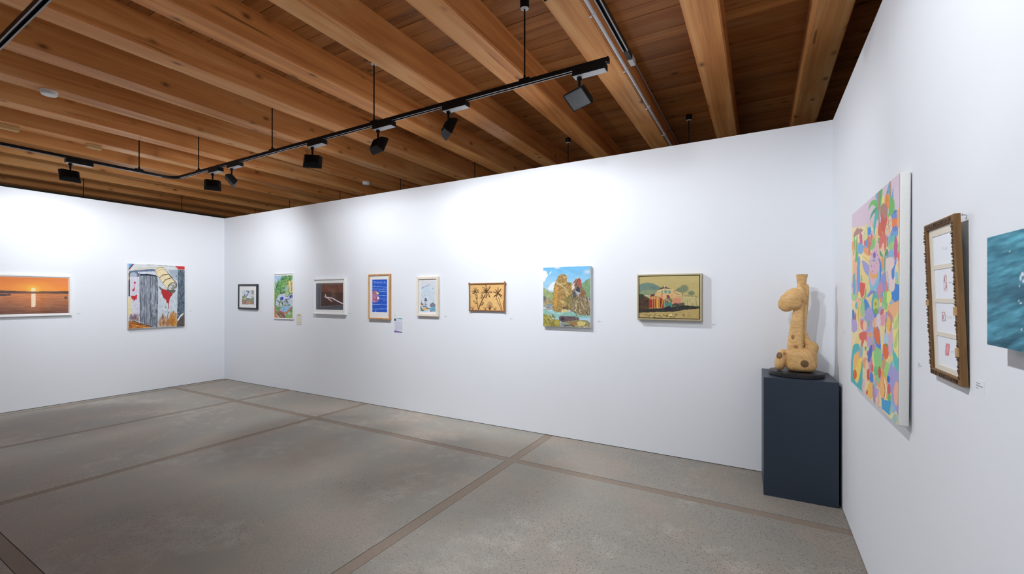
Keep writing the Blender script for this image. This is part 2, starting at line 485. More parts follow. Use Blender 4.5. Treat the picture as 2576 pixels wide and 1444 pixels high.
bmesh.ops.recalc_face_normals(bm, faces=bm.faces[:])
obj('corner_connector', bm, M['black'], trk)
obj('end_cap', bbox(-0.95 + 4.0, -0.94 + 4.0, -RW/2, RW/2, -RH - .004, 0.002), M['black'], trk)
for x in (-1.625, -3.305, -4.985, -6.67): rod(trk, x, TY)
for y in (2.644, 0.96, -0.72): rod(trk, TX, y, bracket_axis=1)

t2 = empty('lighting_track', (-0.80, 1.0, TZ))
tag(t2, 'black suspended lighting track beside the beam with the white pipe', 'track')
rail(t2, (-0.80, YF + 0.4, TZ), (-0.80, 2.98, TZ))
bm = bbox(-0.017, 0.017, 1.98, 2.10, -0.036, 0.0, 0.002, 1)
obj('feed_socket', bm, M['black'], t2)
obj('feed_cover', bbox(-0.018, 0.018, 2.10, 2.19, -0.040, 0.002, 0.003, 1), M['lip'], t2)
for y in (2.1, 0.42, -1.26): rod(t2, -0.80, y, bracket_axis=1)

t3 = empty('lighting_track', (-4.0, 0.84, TZ))
tag(t3, 'black lighting track crossing the upper left corner below the beams', 'track')
rail(t3, (TX + 0.6, 0.84, TZ), (-1.3, 0.84, TZ))
for x in (-6.6, -5.0, -2.4): rod(t3, x, 0.84)

t4 = empty('lighting_track', (-4.0, 6.05, TZ))
tag(t4, 'suspended track behind the long wall, only its thin rods showing above', 'track')
rail(t4, (-10.6, 6.05, TZ), (-0.3, 6.05, TZ))
for x in (-0.80, -2.48, -4.16, -5.84, -7.52, -9.2, -10.55): rod(t4, x, 6.05)
t5 = empty('lighting_track', (-10.4, 3.0, TZ))
tag(t5, 'suspended track behind the left wall, only two thin rods showing above', 'track')
rail(t5, (-10.4, -1.0, TZ), (-10.4, 5.2, TZ))
for y in (2.95, 4.46): rod(t5, -10.4, y, bracket_axis=1)

# ------------------------------------------------------------------ track floodlights
def head_mesh():
    """rectangular flood head, lens towards +Z, back tapering; origin at its pivot on top rear"""
    bm = bmesh.new()
    w, h, d = 0.095, 0.072, 0.036
    prof = [(-d, 0.72, 0.70), (-d + 0.012, 0.80, 0.80), (0.01, 0.97, 0.97), (d - 0.012, 1.0, 1.0), (d, 1.0, 1.0)]
    prev = None
    for z, fx, fy in prof:
        q = [bm.verts.new((sx*w*fx, sy*h*fy, z)) for sx, sy in ((-1,-1),(1,-1),(1,1),(-1,1))]
        if prev:
            for j in range(4): bm.faces.new((prev[j], prev[(j+1) % 4], q[(j+1) % 4], q[j]))
        else:
            bm.faces.new(q[::-1])
        prev = q
    inner = [bm.verts.new((sx*(w - .005), sy*(h - .005), d)) for sx, sy in ((-1,-1),(1,-1),(1,1),(-1,1))]
    deep = [bm.verts.new((sx*(w - .005), sy*(h - .005), d - .006)) for sx, sy in ((-1,-1),(1,-1),(1,1),(-1,1))]
    for j in range(4):
        bm.faces.new((prev[j], prev[(j+1) % 4], inner[(j+1) % 4], inner[j]))
        bm.faces.new((inner[j], inner[(j+1) % 4], deep[(j+1) % 4], deep[j]))
    bm.faces.new(deep)
    # cooling fins on the back
    for k in range(-2, 3):
        box(bm, k*0.02 - 0.003, k*0.02 + 0.003, -0.035, 0.035, -d - 0.008, -d + 0.001)
    bmesh.ops.recalc_face_normals(bm, faces=bm.faces[:])
    return bm
def lens_mesh():
    bm = bmesh.new()
    w, h, d = 0.090, 0.067, 0.032
    box(bm, -w, w, -h, h, d - 0.003, d)
    for k in range(-8, 9):                 # fine louvre
        box(bm, k*0.0102 - 0.0007, k*0.0102 + 0.0007, -h, h, d, d + 0.0025)
    return bm
def lens_emit():
    m, nt, N, L, P = newmat('lit_lens')
    P.inputs['Base Color'].default_value = (0.8, 0.8, 0.8, 1)
    P.inputs['Emission Color'].default_value = SPOT_COL + (1,)
    P.inputs['Emission Strength'].default_value = 6.0
    return m
M['lens_on'] = lens_emit()
def photometry(ld):
    """asymmetric wall-washer lens: the beam strengthens towards the foot of the wall"""
    ld.use_nodes = True
    N = ld.node_tree.nodes; L = ld.node_tree.links
    em = [n for n in N if n.type == 'EMISSION'][0]
    g = N.new('ShaderNodeNewGeometry'); sp = N.new('ShaderNodeSeparateXYZ'); ab = N.new('ShaderNodeMath'); ab.operation = 'ABSOLUTE'
    L.new(g.outputs['Incoming'], sp.inputs[0]); L.new(sp.outputs[2], ab.inputs[0])
    def v(x): return (x, x, x, 1)
    r = ramp(N, [(q, v(k)) for q, k in ((0.0, .30), (.17, .42), (.34, .41), (.5, .40), (.64, .43), (.77, .57), (.82, .67), (.87, .80), (.906, .94), (.93, 1.0), (.95, .6), (.968, .2), (1.0, .03))])
    L.new(ab.outputs[0], r.inputs[0]); L.new(r.outputs[0], em.inputs['Strength'])
def spot(x, y, axis, box_dir, aim, label, on=True, watts=None, size=178, tilt=0.42, wash=True):
    """axis 0/1: rail along X / Y; box_dir +1/-1: where the driver box points; aim: world point"""
    root = empty('track_spotlight', (x, y, TZ - RH - 0.0025))
    tag(root, label, 'spotlight', 'floodlights on the suspended tracks')
    a0, a1 = (-0.045, 0.205) if box_dir > 0 else (-0.205, 0.045)
    w = 0.036
    def orient(bm):
        if axis == 1: bmesh.ops.rotate(bm, verts=bm.verts, cent=(0,0,0), matrix=Matrix.Rotation(PI/2, 3, 'Z'))
        return bm
    obj('driver_box', orient(bbox(a0, a1, -w, w, -0.047, 0.0, 0.003, 1)), M['black'], root)
    obj('box_cover', orient(bbox(a0 + 0.004, a1 - 0.004, -w + 0.003, w - 0.003, -0.0495, -0.047)), M['cover'], root)
    bm = bmesh.new(); lathe(bm, [(0.016, -0.078), (0.019, -0.07), (0.019, -0.055), (0.014, -0.0495)], 14)
    smooth(obj('swivel', bm, M['black'], root))
    bm = bmesh.new(); tube(bm, [(0,0,-0.075), (0,0,-0.118)], 0.010, 10)
    st = smooth(obj('stem', bm, M['black'], root))
    e = (Vector(aim) - Vector((x, y, TZ - RH - 0.19))).normalized()
    # the head hangs near upright; its asymmetric lens throws the beam further down
    eh = Vector((e.x, e.y, 0)).normalized(); eh = (eh + Vector((0, 0, -tilt))).normalized() if on else e
    zc = eh; xc = zc.cross(Vector((0,0,1))).normalized() * -1; yc = zc.cross(xc)
    R3 = Matrix((xc, yc, zc)).transposed()
    hd = obj('head', head_mesh(), M['black'], root)
    hd.matrix_local = Matrix.Translation((0, 0, -0.195)) @ R3.to_4x4()
    ln = obj('lens', lens_mesh(), M['lens_on'] if on else M['lens_off'], hd)
    yk = bmesh.new(); tube(yk, [(0,0,-0.112), (0,0,-0.165)], 0.008, 8)
    obj('yoke', yk, M['black'], root)
    if on:
        ld = bpy.data.lights.new('flood', 'SPOT')
        ld.energy = watts or SPOT_W; ld.color = SPOT_COL
        ld.spot_size = math.radians(size); ld.spot_blend = 1.0; ld.shadow_soft_size = 0.035
        if wash: photometry(ld)
        else: ld.spot_blend = 1.0
        lo = bpy.data.objects.new('flood', ld); C.objects.link(lo)
        lo.parent = root
        lo.matrix_local = Matrix.Translation(Vector((0, 0, -0.195)) + eh * 0.042) @ (Vector((e.x, e.y, 0)).normalized() * 0.66 + Vector((0, 0, -0.75)) if wash else e).to_track_quat('-Z', 'Y').to_matrix().to_4x4()
    return root

spot(-1.165, TY, 0, 1, (-1.75, 1.75, 1.2), 'black floodlight nearest the right end of the long track, frosted lens showing', on=False)
spot(-2.385, TY, 0, 1, (-1.35, YB, 1.0), 'black floodlight in front of the beam gap, second from the right track end', watts=340)
spot(-3.25, TY, 0, 1, (-2.95, YB, 1.0), 'black floodlight on the long track right beside a hanging rod', watts=200)
spot(-4.25, TY, 0, 1, (-5.6, YB, 1.0), 'black floodlight alone midway along the left half of the long track', watts=280)
spot(-5.85, TY, 0, 1, (-6.9, 0.9, 1.0), 'small black floodlight turned sideways near the track corner, pale lens showing', on=False)
spot(-6.31, TY, 0, 1, (XL, 4.3, 0.9), 'black floodlight closest to the rounded track corner, its back square on', watts=150, size=150, wash=False)
spot(TX, 1.964, 1, 1, (XL, 1.95, 1.0), 'black floodlight on the short left run of the track above the sunset photograph')
# further heads of the same tracks, beyond the picture's edge
spot(-0.80, 0.95, 1, 1, (XR, 2.0, 0.9), 'floodlight on the track by the right wall, beyond the picture edge', watts=310)
spot(-0.80, 1.85, 1, -1, (-0.1, YB, 1.9), 'floodlight on the track by the right wall, turned to the plinth corner', watts=80, size=90, wash=False)

fill_track = empty('lighting_track', (-4.0, YF + 1.36, TZ))  # added out of view: track and four floodlights whose bounce brightens the beam undersides
tag(fill_track, 'unseen track added behind the camera to carry the fill floodlights', 'track')
rail(fill_track, (-7.1, YF + 1.36, TZ), (-0.95, YF + 1.36, TZ))
for x in (-1.6, -3.3, -5.0, -6.7): rod(fill_track, x, YF + 1.36)
for xx, tx in ((-6.9, 'farthest left'), (-5.3, 'second from left'), (-3.7, 'third from left'), (-2.1, 'farthest right')):
    spot(xx, YF + 1.36, 0, 1, (xx, YF, 1.0), 'unseen fill floodlight added behind the camera for bounce light, ' + tx, watts=110)
for xx, tx in ((-9.0, 'farthest left'), (-6.4, 'second from left'), (-3.6, 'third from left'), (-1.2, 'farthest right')):
    spot(xx, 6.05, 0, 1, (xx, YB + T, 1.2), 'floodlight hidden behind the long wall, ' + tx, watts=150)
for yy, tx in ((0.4, 'nearer one'), (3.6, 'farther one')):
    spot(-10.4, yy, 1, 1, (XL - T, yy, 1.2), 'floodlight hidden behind the left wall, ' + tx, watts=150)

# ------------------------------------------------------------------ pipes along a beam
bx = BEAM_X[[i for i, v in enumerate(BEAM_X) if abs(v + 1.333) < 0.05][0]]
px_ = bx + BEAM_W + 0.016
p = empty('conduit_pipe', (px_, YF, ZB + 0.02))
tag(p, 'white plastic pipe clipped along the lower edge of a timber beam', 'pipe')
bm = bmesh.new(); tube(bm, [(0, 0, 0), (0, 9.3 - YF, 0)], 0.0145, 12)
smooth(obj('pipe', bm, M['pvc'], p))
for y in np.arange(0.35, 9.4, 0.92):
    if y < 0: continue
    bm = bmesh.new(); tube(bm, [(0, y - YF - 0.009, 0), (0, y - YF + 0.009, 0)], 0.018, 12)
    box(bm, -0.030, -0.012, y - YF - 0.009, y - YF + 0.009, -0.024, -0.018)
    obj('clip', bm, M['pvc'], p)
px2 = bx + BEAM_W + 0.012
p = empty('conduit_pipe', (px2, 3.19, ZC - 0.04))
tag(p, 'thin grey conduit running along the top of the beam behind the white pipe', 'pipe')
bm = bmesh.new(); tube(bm, [(0, 0, 0), (0, 9.3 - 3.19, 0)], 0.009, 10)
smooth(obj('pipe', bm, M['conduit'], p))
obj('junction_box', bbox(-0.012, 0.03, -0.14, 0.0, -0.03, 0.03, 0.004, 1), M['conduit'], p)
for y in np.arange(0.02, 6.0, 0.78):
    bm = bmesh.new(); tube(bm, [(0, y, 0), (0, y + 0.016, 0)], 0.0125, 10)
    obj('clip', bm, M['conduit'], p)

# smoke detectors and small packing blocks under the beams
def detector(x, y, label):
    d = empty('smoke_detector', (x, y, ZB))
    tag(d, label, 'detector', 'smoke detectors under the beams')
    bm = bmesh.new(); lathe(bm, [(0.030, -0.046), (0.055, -0.043), (0.062, -0.034), (0.062, -0.020), (0.055, -0.016)], 28)
    smooth(obj('cover', bm, M['white_plastic'], d), 30)
    bm = bmesh.new(); lathe(bm, [(0.055, -0.016), (0.066, -0.012), (0.066, 0.0)], 28)
    smooth(obj('base', bm, M['white_plastic'], d), 30)
def beam_center(x):
    b_ = min(BEAM_X, key=lambda v: abs(v + BEAM_W/2 - x)); return b_ + BEAM_W/2
detector(beam_center(-6.32) - 0.02, 1.52, 'round white smoke detector under a beam at far left')
detector(beam_center(-6.30), 5.6, 'small distant white smoke detector just above the long wall')
def block(x, y0, y1, label):
    b = obj('packing_block', bbox(-0.035, 0.035, 0, y1 - y0, -0.055, 0, 0.003, 1), M['block'])
    b.location = (x, y0, ZB); tag(b, label, 'wood block', 'wood blocks under the beams')
xb = beam_center(-8.0)
block(xb - 0.03, 2.29, 2.44, 'small pine block screwed under a beam above the left track')
block(xb - 0.03, 1.50, 1.67, 'small pine block under a beam at the left picture edge')

# ------------------------------------------------------------------ painting kit (procedural pigment)
CP, SP = math.cos(PSI), math.sin(PSI)
def to_px(P):
    """world points (n,3) -> photo pixels, used only to lay motifs out on their own canvas"""
    X, Y, Z = P[:, 0], P[:, 1], P[:, 2]
    x = X*CP + Y*SP; z = -X*SP + Y*CP
    return np.stack([1288 + FPX*x/z, CYP - FPX*(Z - EYE)/z], 1)

def vnoise(x, y, seed=0):
    xi = np.floor(x).astype(np.int64); yi = np.floor(y).astype(np.int64)
    fx = x - xi; fy = y - yi
    fx = fx*fx*(3 - 2*fx); fy = fy*fy*(3 - 2*fy)
    def h(a, b):
        n = (a*374761393 + b*668265263 + seed*1442695041) & 0x7fffffff
        n = ((n ^ (n >> 13))*1274126177) & 0x7fffffff
        return ((n ^ (n >> 16)) & 0xffff)/65535.0
    a = h(xi, yi); b = h(xi+1, yi); c = h(xi, yi+1); d = h(xi+1, yi+1)
    return (a*(1-fx) + b*fx)*(1-fy) + (c*(1-fx) + d*fx)*fy
def fbm(x, y, seed=0, oct=4):
    s = 0; a = 0.5; t = 0
    for k in range(oct):
        s = s + a*vnoise(x*2**k, y*2**k, seed + k*17); t += a; a *= 0.5
    return s/t

class Paint:
    def __init__(self, px, bg):
        self.px = px; n = len(px)
        self.c = np.tile(np.array(bg, float), (n, 1)); self.set(0, 0, 1)
    def set(self, ox, oy, sc):
        self.x = (self.px[:, 0] - ox)*sc; self.y = (self.px[:, 1] - oy)*sc; return self
    def put(self, m, col, a=1.0):
        m = (m*a)[:, None]; self.c = self.c*(1-m) + np.array(col, float)*m
    def chaikin(self, p, it=2):
        """closed interpolating spline through the points"""
        p = np.array(p, float); a, b, c, d = np.roll(p, 1, 0), p, np.roll(p, -1, 0), np.roll(p, -2, 0)
        out = []
        for t in np.linspace(0, 1, 5)[:-1]:
            out.append(0.5*((2*b) + (c - a)*t + (2*a - 5*b + 4*c - d)*t*t + (3*b - a - 3*c + d)*t**3))
        return np.stack(out, 1).reshape(-1, 2)
    def inside(self, p):
        x, y = self.x, self.y; r = np.zeros(len(x), bool)
        bb = (x >= p[:, 0].min()) & (x <= p[:, 0].max()) & (y >= p[:, 1].min()) & (y <= p[:, 1].max())
        xi, yi = x[bb], y[bb]; rr = np.zeros(len(xi), bool)
        for i in range(len(p)):
            x1, y1 = p[i]; x2, y2 = p[i-1]
            if y1 == y2: continue
            rr ^= ((y1 > yi) != (y2 > yi)) & (xi < (x2 - x1)*(yi - y1)/(y2 - y1) + x1)
        r[bb] = rr; return r.astype(float)
    def poly(self, p, col, a=1.0, curve=0, tex=0.0, ts=12, seed=1):
        p = self.chaikin(p, curve) if curve else np.array(p, float)
        m = self.inside(p)
        if tex:
            n = fbm(self.x/ts, self.y/ts, seed) - 0.5
            c = np.clip(np.array(col, float)[None] + n[:, None]*255*tex, 0, 255)
            mm = (m*a)[:, None]; self.c = self.c*(1-mm) + c*mm
        else: self.put(m, col, a)
    def ell(self, cx, cy, rx, ry, col, rot=0, a=1.0, soft=0.0):
        dx = self.x - cx; dy = self.y - cy; c, s = math.cos(rot), math.sin(rot)
        d = np.sqrt(((dx*c + dy*s)/rx)**2 + ((-dx*s + dy*c)/ry)**2)
        m = (d < 1).astype(float) if not soft else np.clip((1 - d)/soft, 0, 1)
        self.put(m, col, a)
    def line(self, pts, w, col, a=1.0):
        m = np.zeros(len(self.x), bool)
        for (x1, y1), (x2, y2) in zip(pts[:-1], pts[1:]):
            L2 = (x2-x1)**2 + (y2-y1)**2 + 1e-9
            t = np.clip(((self.x-x1)*(x2-x1) + (self.y-y1)*(y2-y1))/L2, 0, 1)
            m |= np.hypot(self.x - x1 - t*(x2-x1), self.y - y1 - t*(y2-y1)) < w/2
        self.put(m.astype(float), col, a)
    def grad(self, y0, y1, c0, c1, mask=None):
        t = np.clip((self.y - y0)/(y1 - y0), 0, 1)[:, None]
        col = np.array(c0, float)*(1-t) + np.array(c1, float)*t
        m = np.ones(len(self.x)) if mask is None else mask
        self.c = self.c*(1-m[:, None]) + col*m[:, None]
    def mottle(self, amt, sx, sy, seed=3, mask=None, tint=(1, 1, 1)):
        n = (fbm(self.x/sx, self.y/sy, seed) - 0.5)*2*amt*255
        m = 1 if mask is None else mask
        self.c = np.clip(self.c + (n*m)[:, None]*np.array(tint), 0, 255)
    def dabs(self, n, box_, cols, w, l, ang, seed=0, spread=0.5, a=0.9):
        r = random.Random(seed)
        for _ in range(n):
            x = r.uniform(box_[0], box_[2]); y = r.uniform(box_[1], box_[3])
            t = ang + r.uniform(-spread, spread); q = l*r.uniform(0.5, 1.2)
            self.line([(x, y), (x + q*math.cos(t), y + q*math.sin(t))], w*r.uniform(0.6, 1.3), r.choice(cols), a)

def surface(parent, x0, x1, y0, y1, z, nx, ny, painter, bg=(200, 200, 200), mat='print', name='picture', bulge=None):
    """flat picture surface in the thing's own plane (x right, y up, z out of the wall)"""
    gx, gy = np.meshgrid(np.linspace(x0, x1, nx), np.linspace(y0, y1, ny))
    co = np.stack([gx.ravel(), gy.ravel(), np.full(gx.size, z)], 1)
    idx = np.arange(nx*ny).reshape(ny, nx)
    f = np.stack([idx[:-1, :-1], idx[:-1, 1:], idx[1:, 1:], idx[1:, :-1]], -1).reshape(-1, 4)
    me = bpy.data.meshes.new(name)
    me.vertices.add(len(co)); me.vertices.foreach_set('co', co.ravel())
    me.loops.add(f.size); me.loops.foreach_set('vertex_index', f.ravel())
    me.polygons.add(len(f)); me.polygons.foreach_set('loop_start', np.arange(0, f.size, 4)); me.polygons.foreach_set('loop_total', np.full(len(f), 4))
    me.update(calc_edges=True)
    bpy.context.view_layer.update()
    mw = np.array(parent.matrix_world)
    wpts = co @ mw[:3, :3].T + mw[:3, 3]
    P = Paint(to_px(wpts), bg)
    painter(P)
    col = np.ones((len(co), 4), np.float32); col[:, :3] = s2l(np.clip(P.c, 0, 255)/255.0)
    at = me.attributes.new('pigment', 'FLOAT_COLOR', 'POINT'); at.data.foreach_set('color', col.ravel())
    o = obj(name, me, M[mat], parent)
    return o

# placement on the walls: local x to the viewer's right, y up, z out of the wall
def on_wall(name, side, u0, u1, z0, lean=0.0, off=0.002, roll=0.0):
    c = (u0 + u1)/2
    if side == 'back': loc, rz = (c, YB - off, z0), 0.0
    elif side == 'left': loc, rz = (XL + off, c, z0), PI/2
    else: loc, rz = (XR - off, c, z0), -PI/2
    r = empty(name, loc)
    q = Matrix.Rotation(rz, 4, 'Z') @ Matrix.Rotation(PI/2 + lean, 4, 'X') @ Matrix.Rotation(roll, 4, 'Z')
    r.rotation_euler = q.to_euler()
    return r, abs(u1 - u0)

def frame_mesh(w, h, fw, d0, d1, inner_d=None, bev=0.0015):
    """mitred frame: outer w x h (y from 0), moulding width fw, from z=d0 to d1"""
    bm = bmesh.new()
    X = w/2
    oc = [(-X, 0), (X, 0), (X, h), (-X, h)]; ic = [(-X+fw, fw), (X-fw, fw), (X-fw, h-fw), (-X+fw, h-fw)]
    b = bev
    ocb = [(-X+b, b), (X-b, b), (X-b, h-b), (-X+b, h-b)]; icb = [(-X+fw-b, fw-b), (X-fw+b, fw-b), (X-fw+b, h-fw+b), (-X+fw-b, h-fw+b)]
    idp = d0 if inner_d is None else inner_d
    loops = [[(x, y, d0) for x, y in oc], [(x, y, d1-b) for x, y in oc], [(x, y, d1) for x, y in ocb],
             [(x, y, d1) for x, y in icb], [(x, y, d1-b) for x, y in ic], [(x, y, idp) for x, y in ic]]
    V = [[bm.verts.new(p) for p in l] for l in loops]
    for a, c in zip(V[:-1], V[1:]):
        for j in range(4): bm.faces.new((a[j], a[(j+1) % 4], c[(j+1) % 4], c[j]))
    bmesh.ops.recalc_face_normals(bm, faces=bm.faces[:])
    return bm

def framed(name, label, side, u0, u1, z0, z1, fw, depth, fmat, pic, painter, nx, ny, mat='mat', lean=0.0, roll=0.0, bg=(255, 255, 255),
           pmat='print', inset=0.008, recess=0.006, cat='picture', glass=True, off=0.002):
    """pic: left, bottom, right, top margins between the outer edge and the image"""
    r, w = on_wall(name, side, u0, u1, z0, lean, off, roll)
    h = z1 - z0; X = w/2
    tag(r, label, cat)
    obj('backing', bbox(-X + fw*0.6, X - fw*0.6, fw*0.6, h - fw*0.6, 0.0, depth - recess - 0.006), M['mat'], r)
    obj('frame', frame_mesh(w, h, fw, 0.0, depth, depth - recess - 0.006), M[fmat], r)
    zz = depth - recess - 0.006
    l, b, rr, t = pic
    px0, px1, py0, py1 = -X + l, X - rr, b, h - t
    if mat:
        # bevelled mat with a window
        m_ = bmesh.new()
        o4 = [(-X + fw*0.7, fw*0.7), (X - fw*0.7, fw*0.7), (X - fw*0.7, h - fw*0.7), (-X + fw*0.7, h - fw*0.7)]
        i4 = [(px0, py0), (px1, py0), (px1, py1), (px0, py1)]
        A = [m_.verts.new((x, y, zz + 0.002)) for x, y in o4]; B = [m_.verts.new((x, y, zz + 0.002)) for x, y in i4]
        D = [m_.verts.new((x + (0.001 if x < 0 else -0.001), y + (0.001 if y < h/2 else -0.001), zz + 0.0002)) for x, y in i4]
        for j in range(4):
            m_.faces.new((A[j], A[(j+1) % 4], B[(j+1) % 4], B[j])); m_.faces.new((B[j], B[(j+1) % 4], D[(j+1) % 4], D[j]))
        bmesh.ops.recalc_face_normals(m_, faces=m_.faces[:])
        obj('mat', m_, M[mat], r)
    surface(r, px0, px1, py0, py1, zz + 0.0006, nx, ny, painter, bg, pmat)
    if glass:
        g = bbox(-X + fw*0.75, X - fw*0.75, fw*0.75, h - fw*0.75, zz + 0.0030, zz + 0.0045)
        obj('glass', g, M['glass'], r)
    return r

def canvas(name, label, side, u0, u1, z0, z1, depth, painter, nx, ny, edge='canvas', lean=0.0, off=0.004, bg=(200, 200, 200), rnd=0.006, inset=0.003):
    r, w = on_wall(name, side, u0, u1, z0, lean, off)
    h = z1 - z0; X = w/2
    tag(r, label, 'painting')
    smooth(obj('stretched_canvas', bbox(-X, X, 0, h, 0.0, depth, rnd, 3), M[edge], r), 60)
    bm = bmesh.new()
    for q in ((-X + .006, -X + .03, .006, h - .006), (X - .03, X - .006, .006, h - .006), (-X + .03, X - .03, .006, .03), (-X + .03, X - .03, h - .03, h - .006)):
        box(bm, q[0]*0.93, q[1]*0.93, h/2 + (q[2] - h/2)*0.93, h/2 + (q[3] - h/2)*0.93, -0.003, 0.0)
    obj('stretcher', bm, M['rawwood'], r)
    surface(r, -X + inset, X - inset, inset, h - inset, depth + 0.0006, nx, ny, painter, bg, 'paint', 'painted_face')
    return r

# ------------------------------------------------------------------ artworks on the left wall
def p_sunset(P):
    P.set(0, 640, 4.954)
    P.grad(285, 450, (222, 122, 52), (248, 150, 58))
    P.ell(415, 440, 330, 130, (255, 178, 60), soft=1.0, a=0.9)
    P.ell(415, 442, 110, 70, (255, 214, 70), soft=0.9, a=0.95)
    P.mottle(0.02, 160, 14, 4)
    P.ell(415, 442, 30, 26, (255, 252, 200))
    P.poly([(-700, 462), (0, 448), (370, 462), (460, 462), (860, 458), (860, 492), (-700, 500)], (88, 62, 58), tex=0.06, ts=30)
    m = (P.y > 488).astype(float)
    P.grad(488, 745, (214, 132, 78), (118, 76, 62), m)
    P.ell(415, 560, 300, 190, (236, 146, 84), soft=1.0, a=0.5)
    P.mottle(0.10, 120, 7, 8, m); P.mottle(0.04, 40, 3, 9, m)
    P.poly([(388, 490), (445, 490), (441, 655), (392, 655)], (255, 226, 196), tex=0.10, ts=9)
    P.ell(820, 540, 19, 15, (86, 66, 66)); P.line([(500, 556), (780, 556)], 5, (120, 80, 66))
    P.poly([(-60, 492), (95, 494), (120, 488), (142, 512), (-60, 522)], (78, 58, 62))
    P.poly([(-400, 500), (-330, 520), (-280, 522), (-400, 528)], (84, 60, 60))
framed('framed_photograph', 'wide white framed photograph of an orange sunset over water', 'left', 1.45, 2.335, 1.272, 1.842, 0.024, 0.03,
       'white_frame', (0.03, 0.034, 0.032, 0.036), p_sunset, 180, 110, mat=None)

def p_shed(P):
    P.set(300, 650, 7.6)
    P.mottle(0.10, 60, 60, 2); P.mottle(0.05, 12, 40, 5)
    P.poly([(150, 80), (1270, 140), (1270, 240), (180, 250)], (208, 214, 216), tex=0.08, ts=30)
    P.poly([(160, 80), (266, 96), (172, 214)], (92, 166, 222))
    P.line([(278, 96), (176, 222)], 24, (104, 40, 52)); P.line([(300, 104), (190, 226)], 10, (226, 210, 214))
    P.line([(520, 128), (700, 124), (1060, 160)], 8, (130, 138, 136))
    P.line([(290, 214), (520, 186), (860, 168)], 15, (206, 186, 146))
    P.poly([(1054, 140), (1270, 150), (1270, 222), (1130, 206)], (208, 58, 58), tex=0.15, ts=18)
    for k in range(6): P.line([(1090 + k*32, 150), (1122 + k*32, 214)], 5, (150, 38, 44))
    P.poly([(190, 240), (400, 222), (640, 200), (690, 214), (700, 262), (392, 266), (384, 372), (190, 372)], (98, 112, 138), tex=0.22, ts=20)
    P.ell(270, 322, 70, 56, (198, 206, 218), a=0.7); P.ell(372, 266, 14, 14, (245, 248, 250))
    P.poly([(192, 350), (386, 350), (392, 1210), (216, 1130)], (206, 206, 220), tex=0.14, ts=22)
    P.poly([(168, 240), (196, 290), (206, 520), (202, 724), (168, 724)], (42, 46, 58))
    P.line([(176, 250), (182, 420)], 7, (216, 180, 120))
    P.poly([(170, 730), (214, 760), (220, 1080), (170, 1090)], (238, 214, 132), tex=0.12, ts=14)
    P.poly([(900, 210), (1124, 220), (1106, 1010), (940, 1000), (740, 1000), (740, 500)], (196, 206, 214), tex=0.16, ts=34)
    P.poly([(940, 214), (1134, 220), (1130, 430), (1000, 360)], (150, 164, 178), tex=0.2, ts=24, a=0.8)
    P.poly([(1122, 210), (1262, 230), (1262, 1310), (1098, 1310), (1112, 900)], (88, 102, 116), tex=0.30, ts=26)
    P.mottle(0.16, 9, 50, 21, P.inside(np.array([(1122., 210), (1262, 230), (1262, 1310), (1098, 1310), (1112, 900)])))
    P.poly([(1106, 1176), (1178, 1076), (1244, 1034), (1210, 1090), (1150, 1170), (1112, 1200)], (232, 232, 234))
    P.poly([(1170, 1120), (1250, 1060), (1250, 1310), (1104, 1310), (1120, 1220)], (92, 84, 82), tex=0.25, ts=18)
    # door of weathered boards
    door = [(394, 300), (716, 330), (736, 1320), (640, 1320), (396, 1214)]
    P.poly(door, (132, 140, 152)); dm = P.inside(np.array(door, float))
    P.mottle(0.24, 9, 120, 31, dm); P.mottle(0.12, 30, 60, 33, dm)
    for x0, x1 in ((474, 486), (596, 604), (690, 690)): P.line([(x0, 330), (x1, 1290)], 8, (62, 68, 80), 0.8)
    P.line([(540, 340), (548, 1270)], 6, (178, 186, 196), 0.6)
    P.dabs(20, (600, 780, 710, 1060), [(192, 200, 210), (70, 76, 90)], 10, 70, 1.2, 5, 0.8, 0.7)
    P.poly([(394, 296), (560, 300), (700, 322), (720, 352), (560, 328), (400, 330)], (28, 32, 48))
    P.poly([(388, 254), (690, 246), (694, 296), (396, 298)], (204, 212, 226), tex=0.12, ts=24)
    P.line([(394, 330), (402, 1210)], 13, (48, 54, 66)); P.line([(722, 350), (734, 700), (716, 1320)], 13, (46, 52, 62))
    # rust and ground
    P.poly([(742, 1320), (742, 1200), (800, 1104), (836, 1150), (878, 1074), (920, 1150), (984, 1100), (1044, 984), (1092, 1060), (1092, 1310)], (176, 140, 104), tex=0.40, ts=24, a=0.35, seed=7)
    P.dabs(75, (750, 1170, 1086, 1310), [(150, 110, 80), (186, 126, 60), (122, 88, 76), (206, 156, 100), (168, 92, 52), (200, 190, 186)], 15, 100, -1.57, 14, 0.3, 0.75)
    P.poly([(950, 1290), (960, 1130), (1044, 1000), (1092, 1070), (1092, 1290)], (190, 124, 44), tex=0.30, ts=18, a=0.4)
    P.dabs(34, (960, 1120, 1086, 1300), [(192, 126, 44), (214, 150, 66), (150, 92, 40)], 14, 110, -1.5, 15, 0.3, 0.75)
    P.ell(850, 1230, 40, 56, (150, 74, 44), a=0.6, soft=0.8)
    P.poly([(186, 1214), (222, 1066), (262, 1120), (300, 1050), (356, 1070), (394, 1210)], (128, 104, 112), tex=0.30, ts=16, a=0.4)
    P.dabs(40, (196, 1120, 388, 1205), [(112, 84, 94), (150, 128, 136), (92, 66, 62), (176, 150, 140)], 12, 70, -1.5, 16, 0.4, 0.75)
    P.poly([(172, 1196), (400, 1232), (640, 1318), (172, 1352)], (172, 104, 44), tex=0.35, ts=18)
    P.dabs(26, (230, 1240, 560, 1320), [(226, 178, 110), (120, 64, 26), (206, 140, 66)], 14, 60, 0.1, 3, 0.2)
    P.line([(250, 1200), (420, 1244), (630, 1310)], 14, (70, 52, 44))
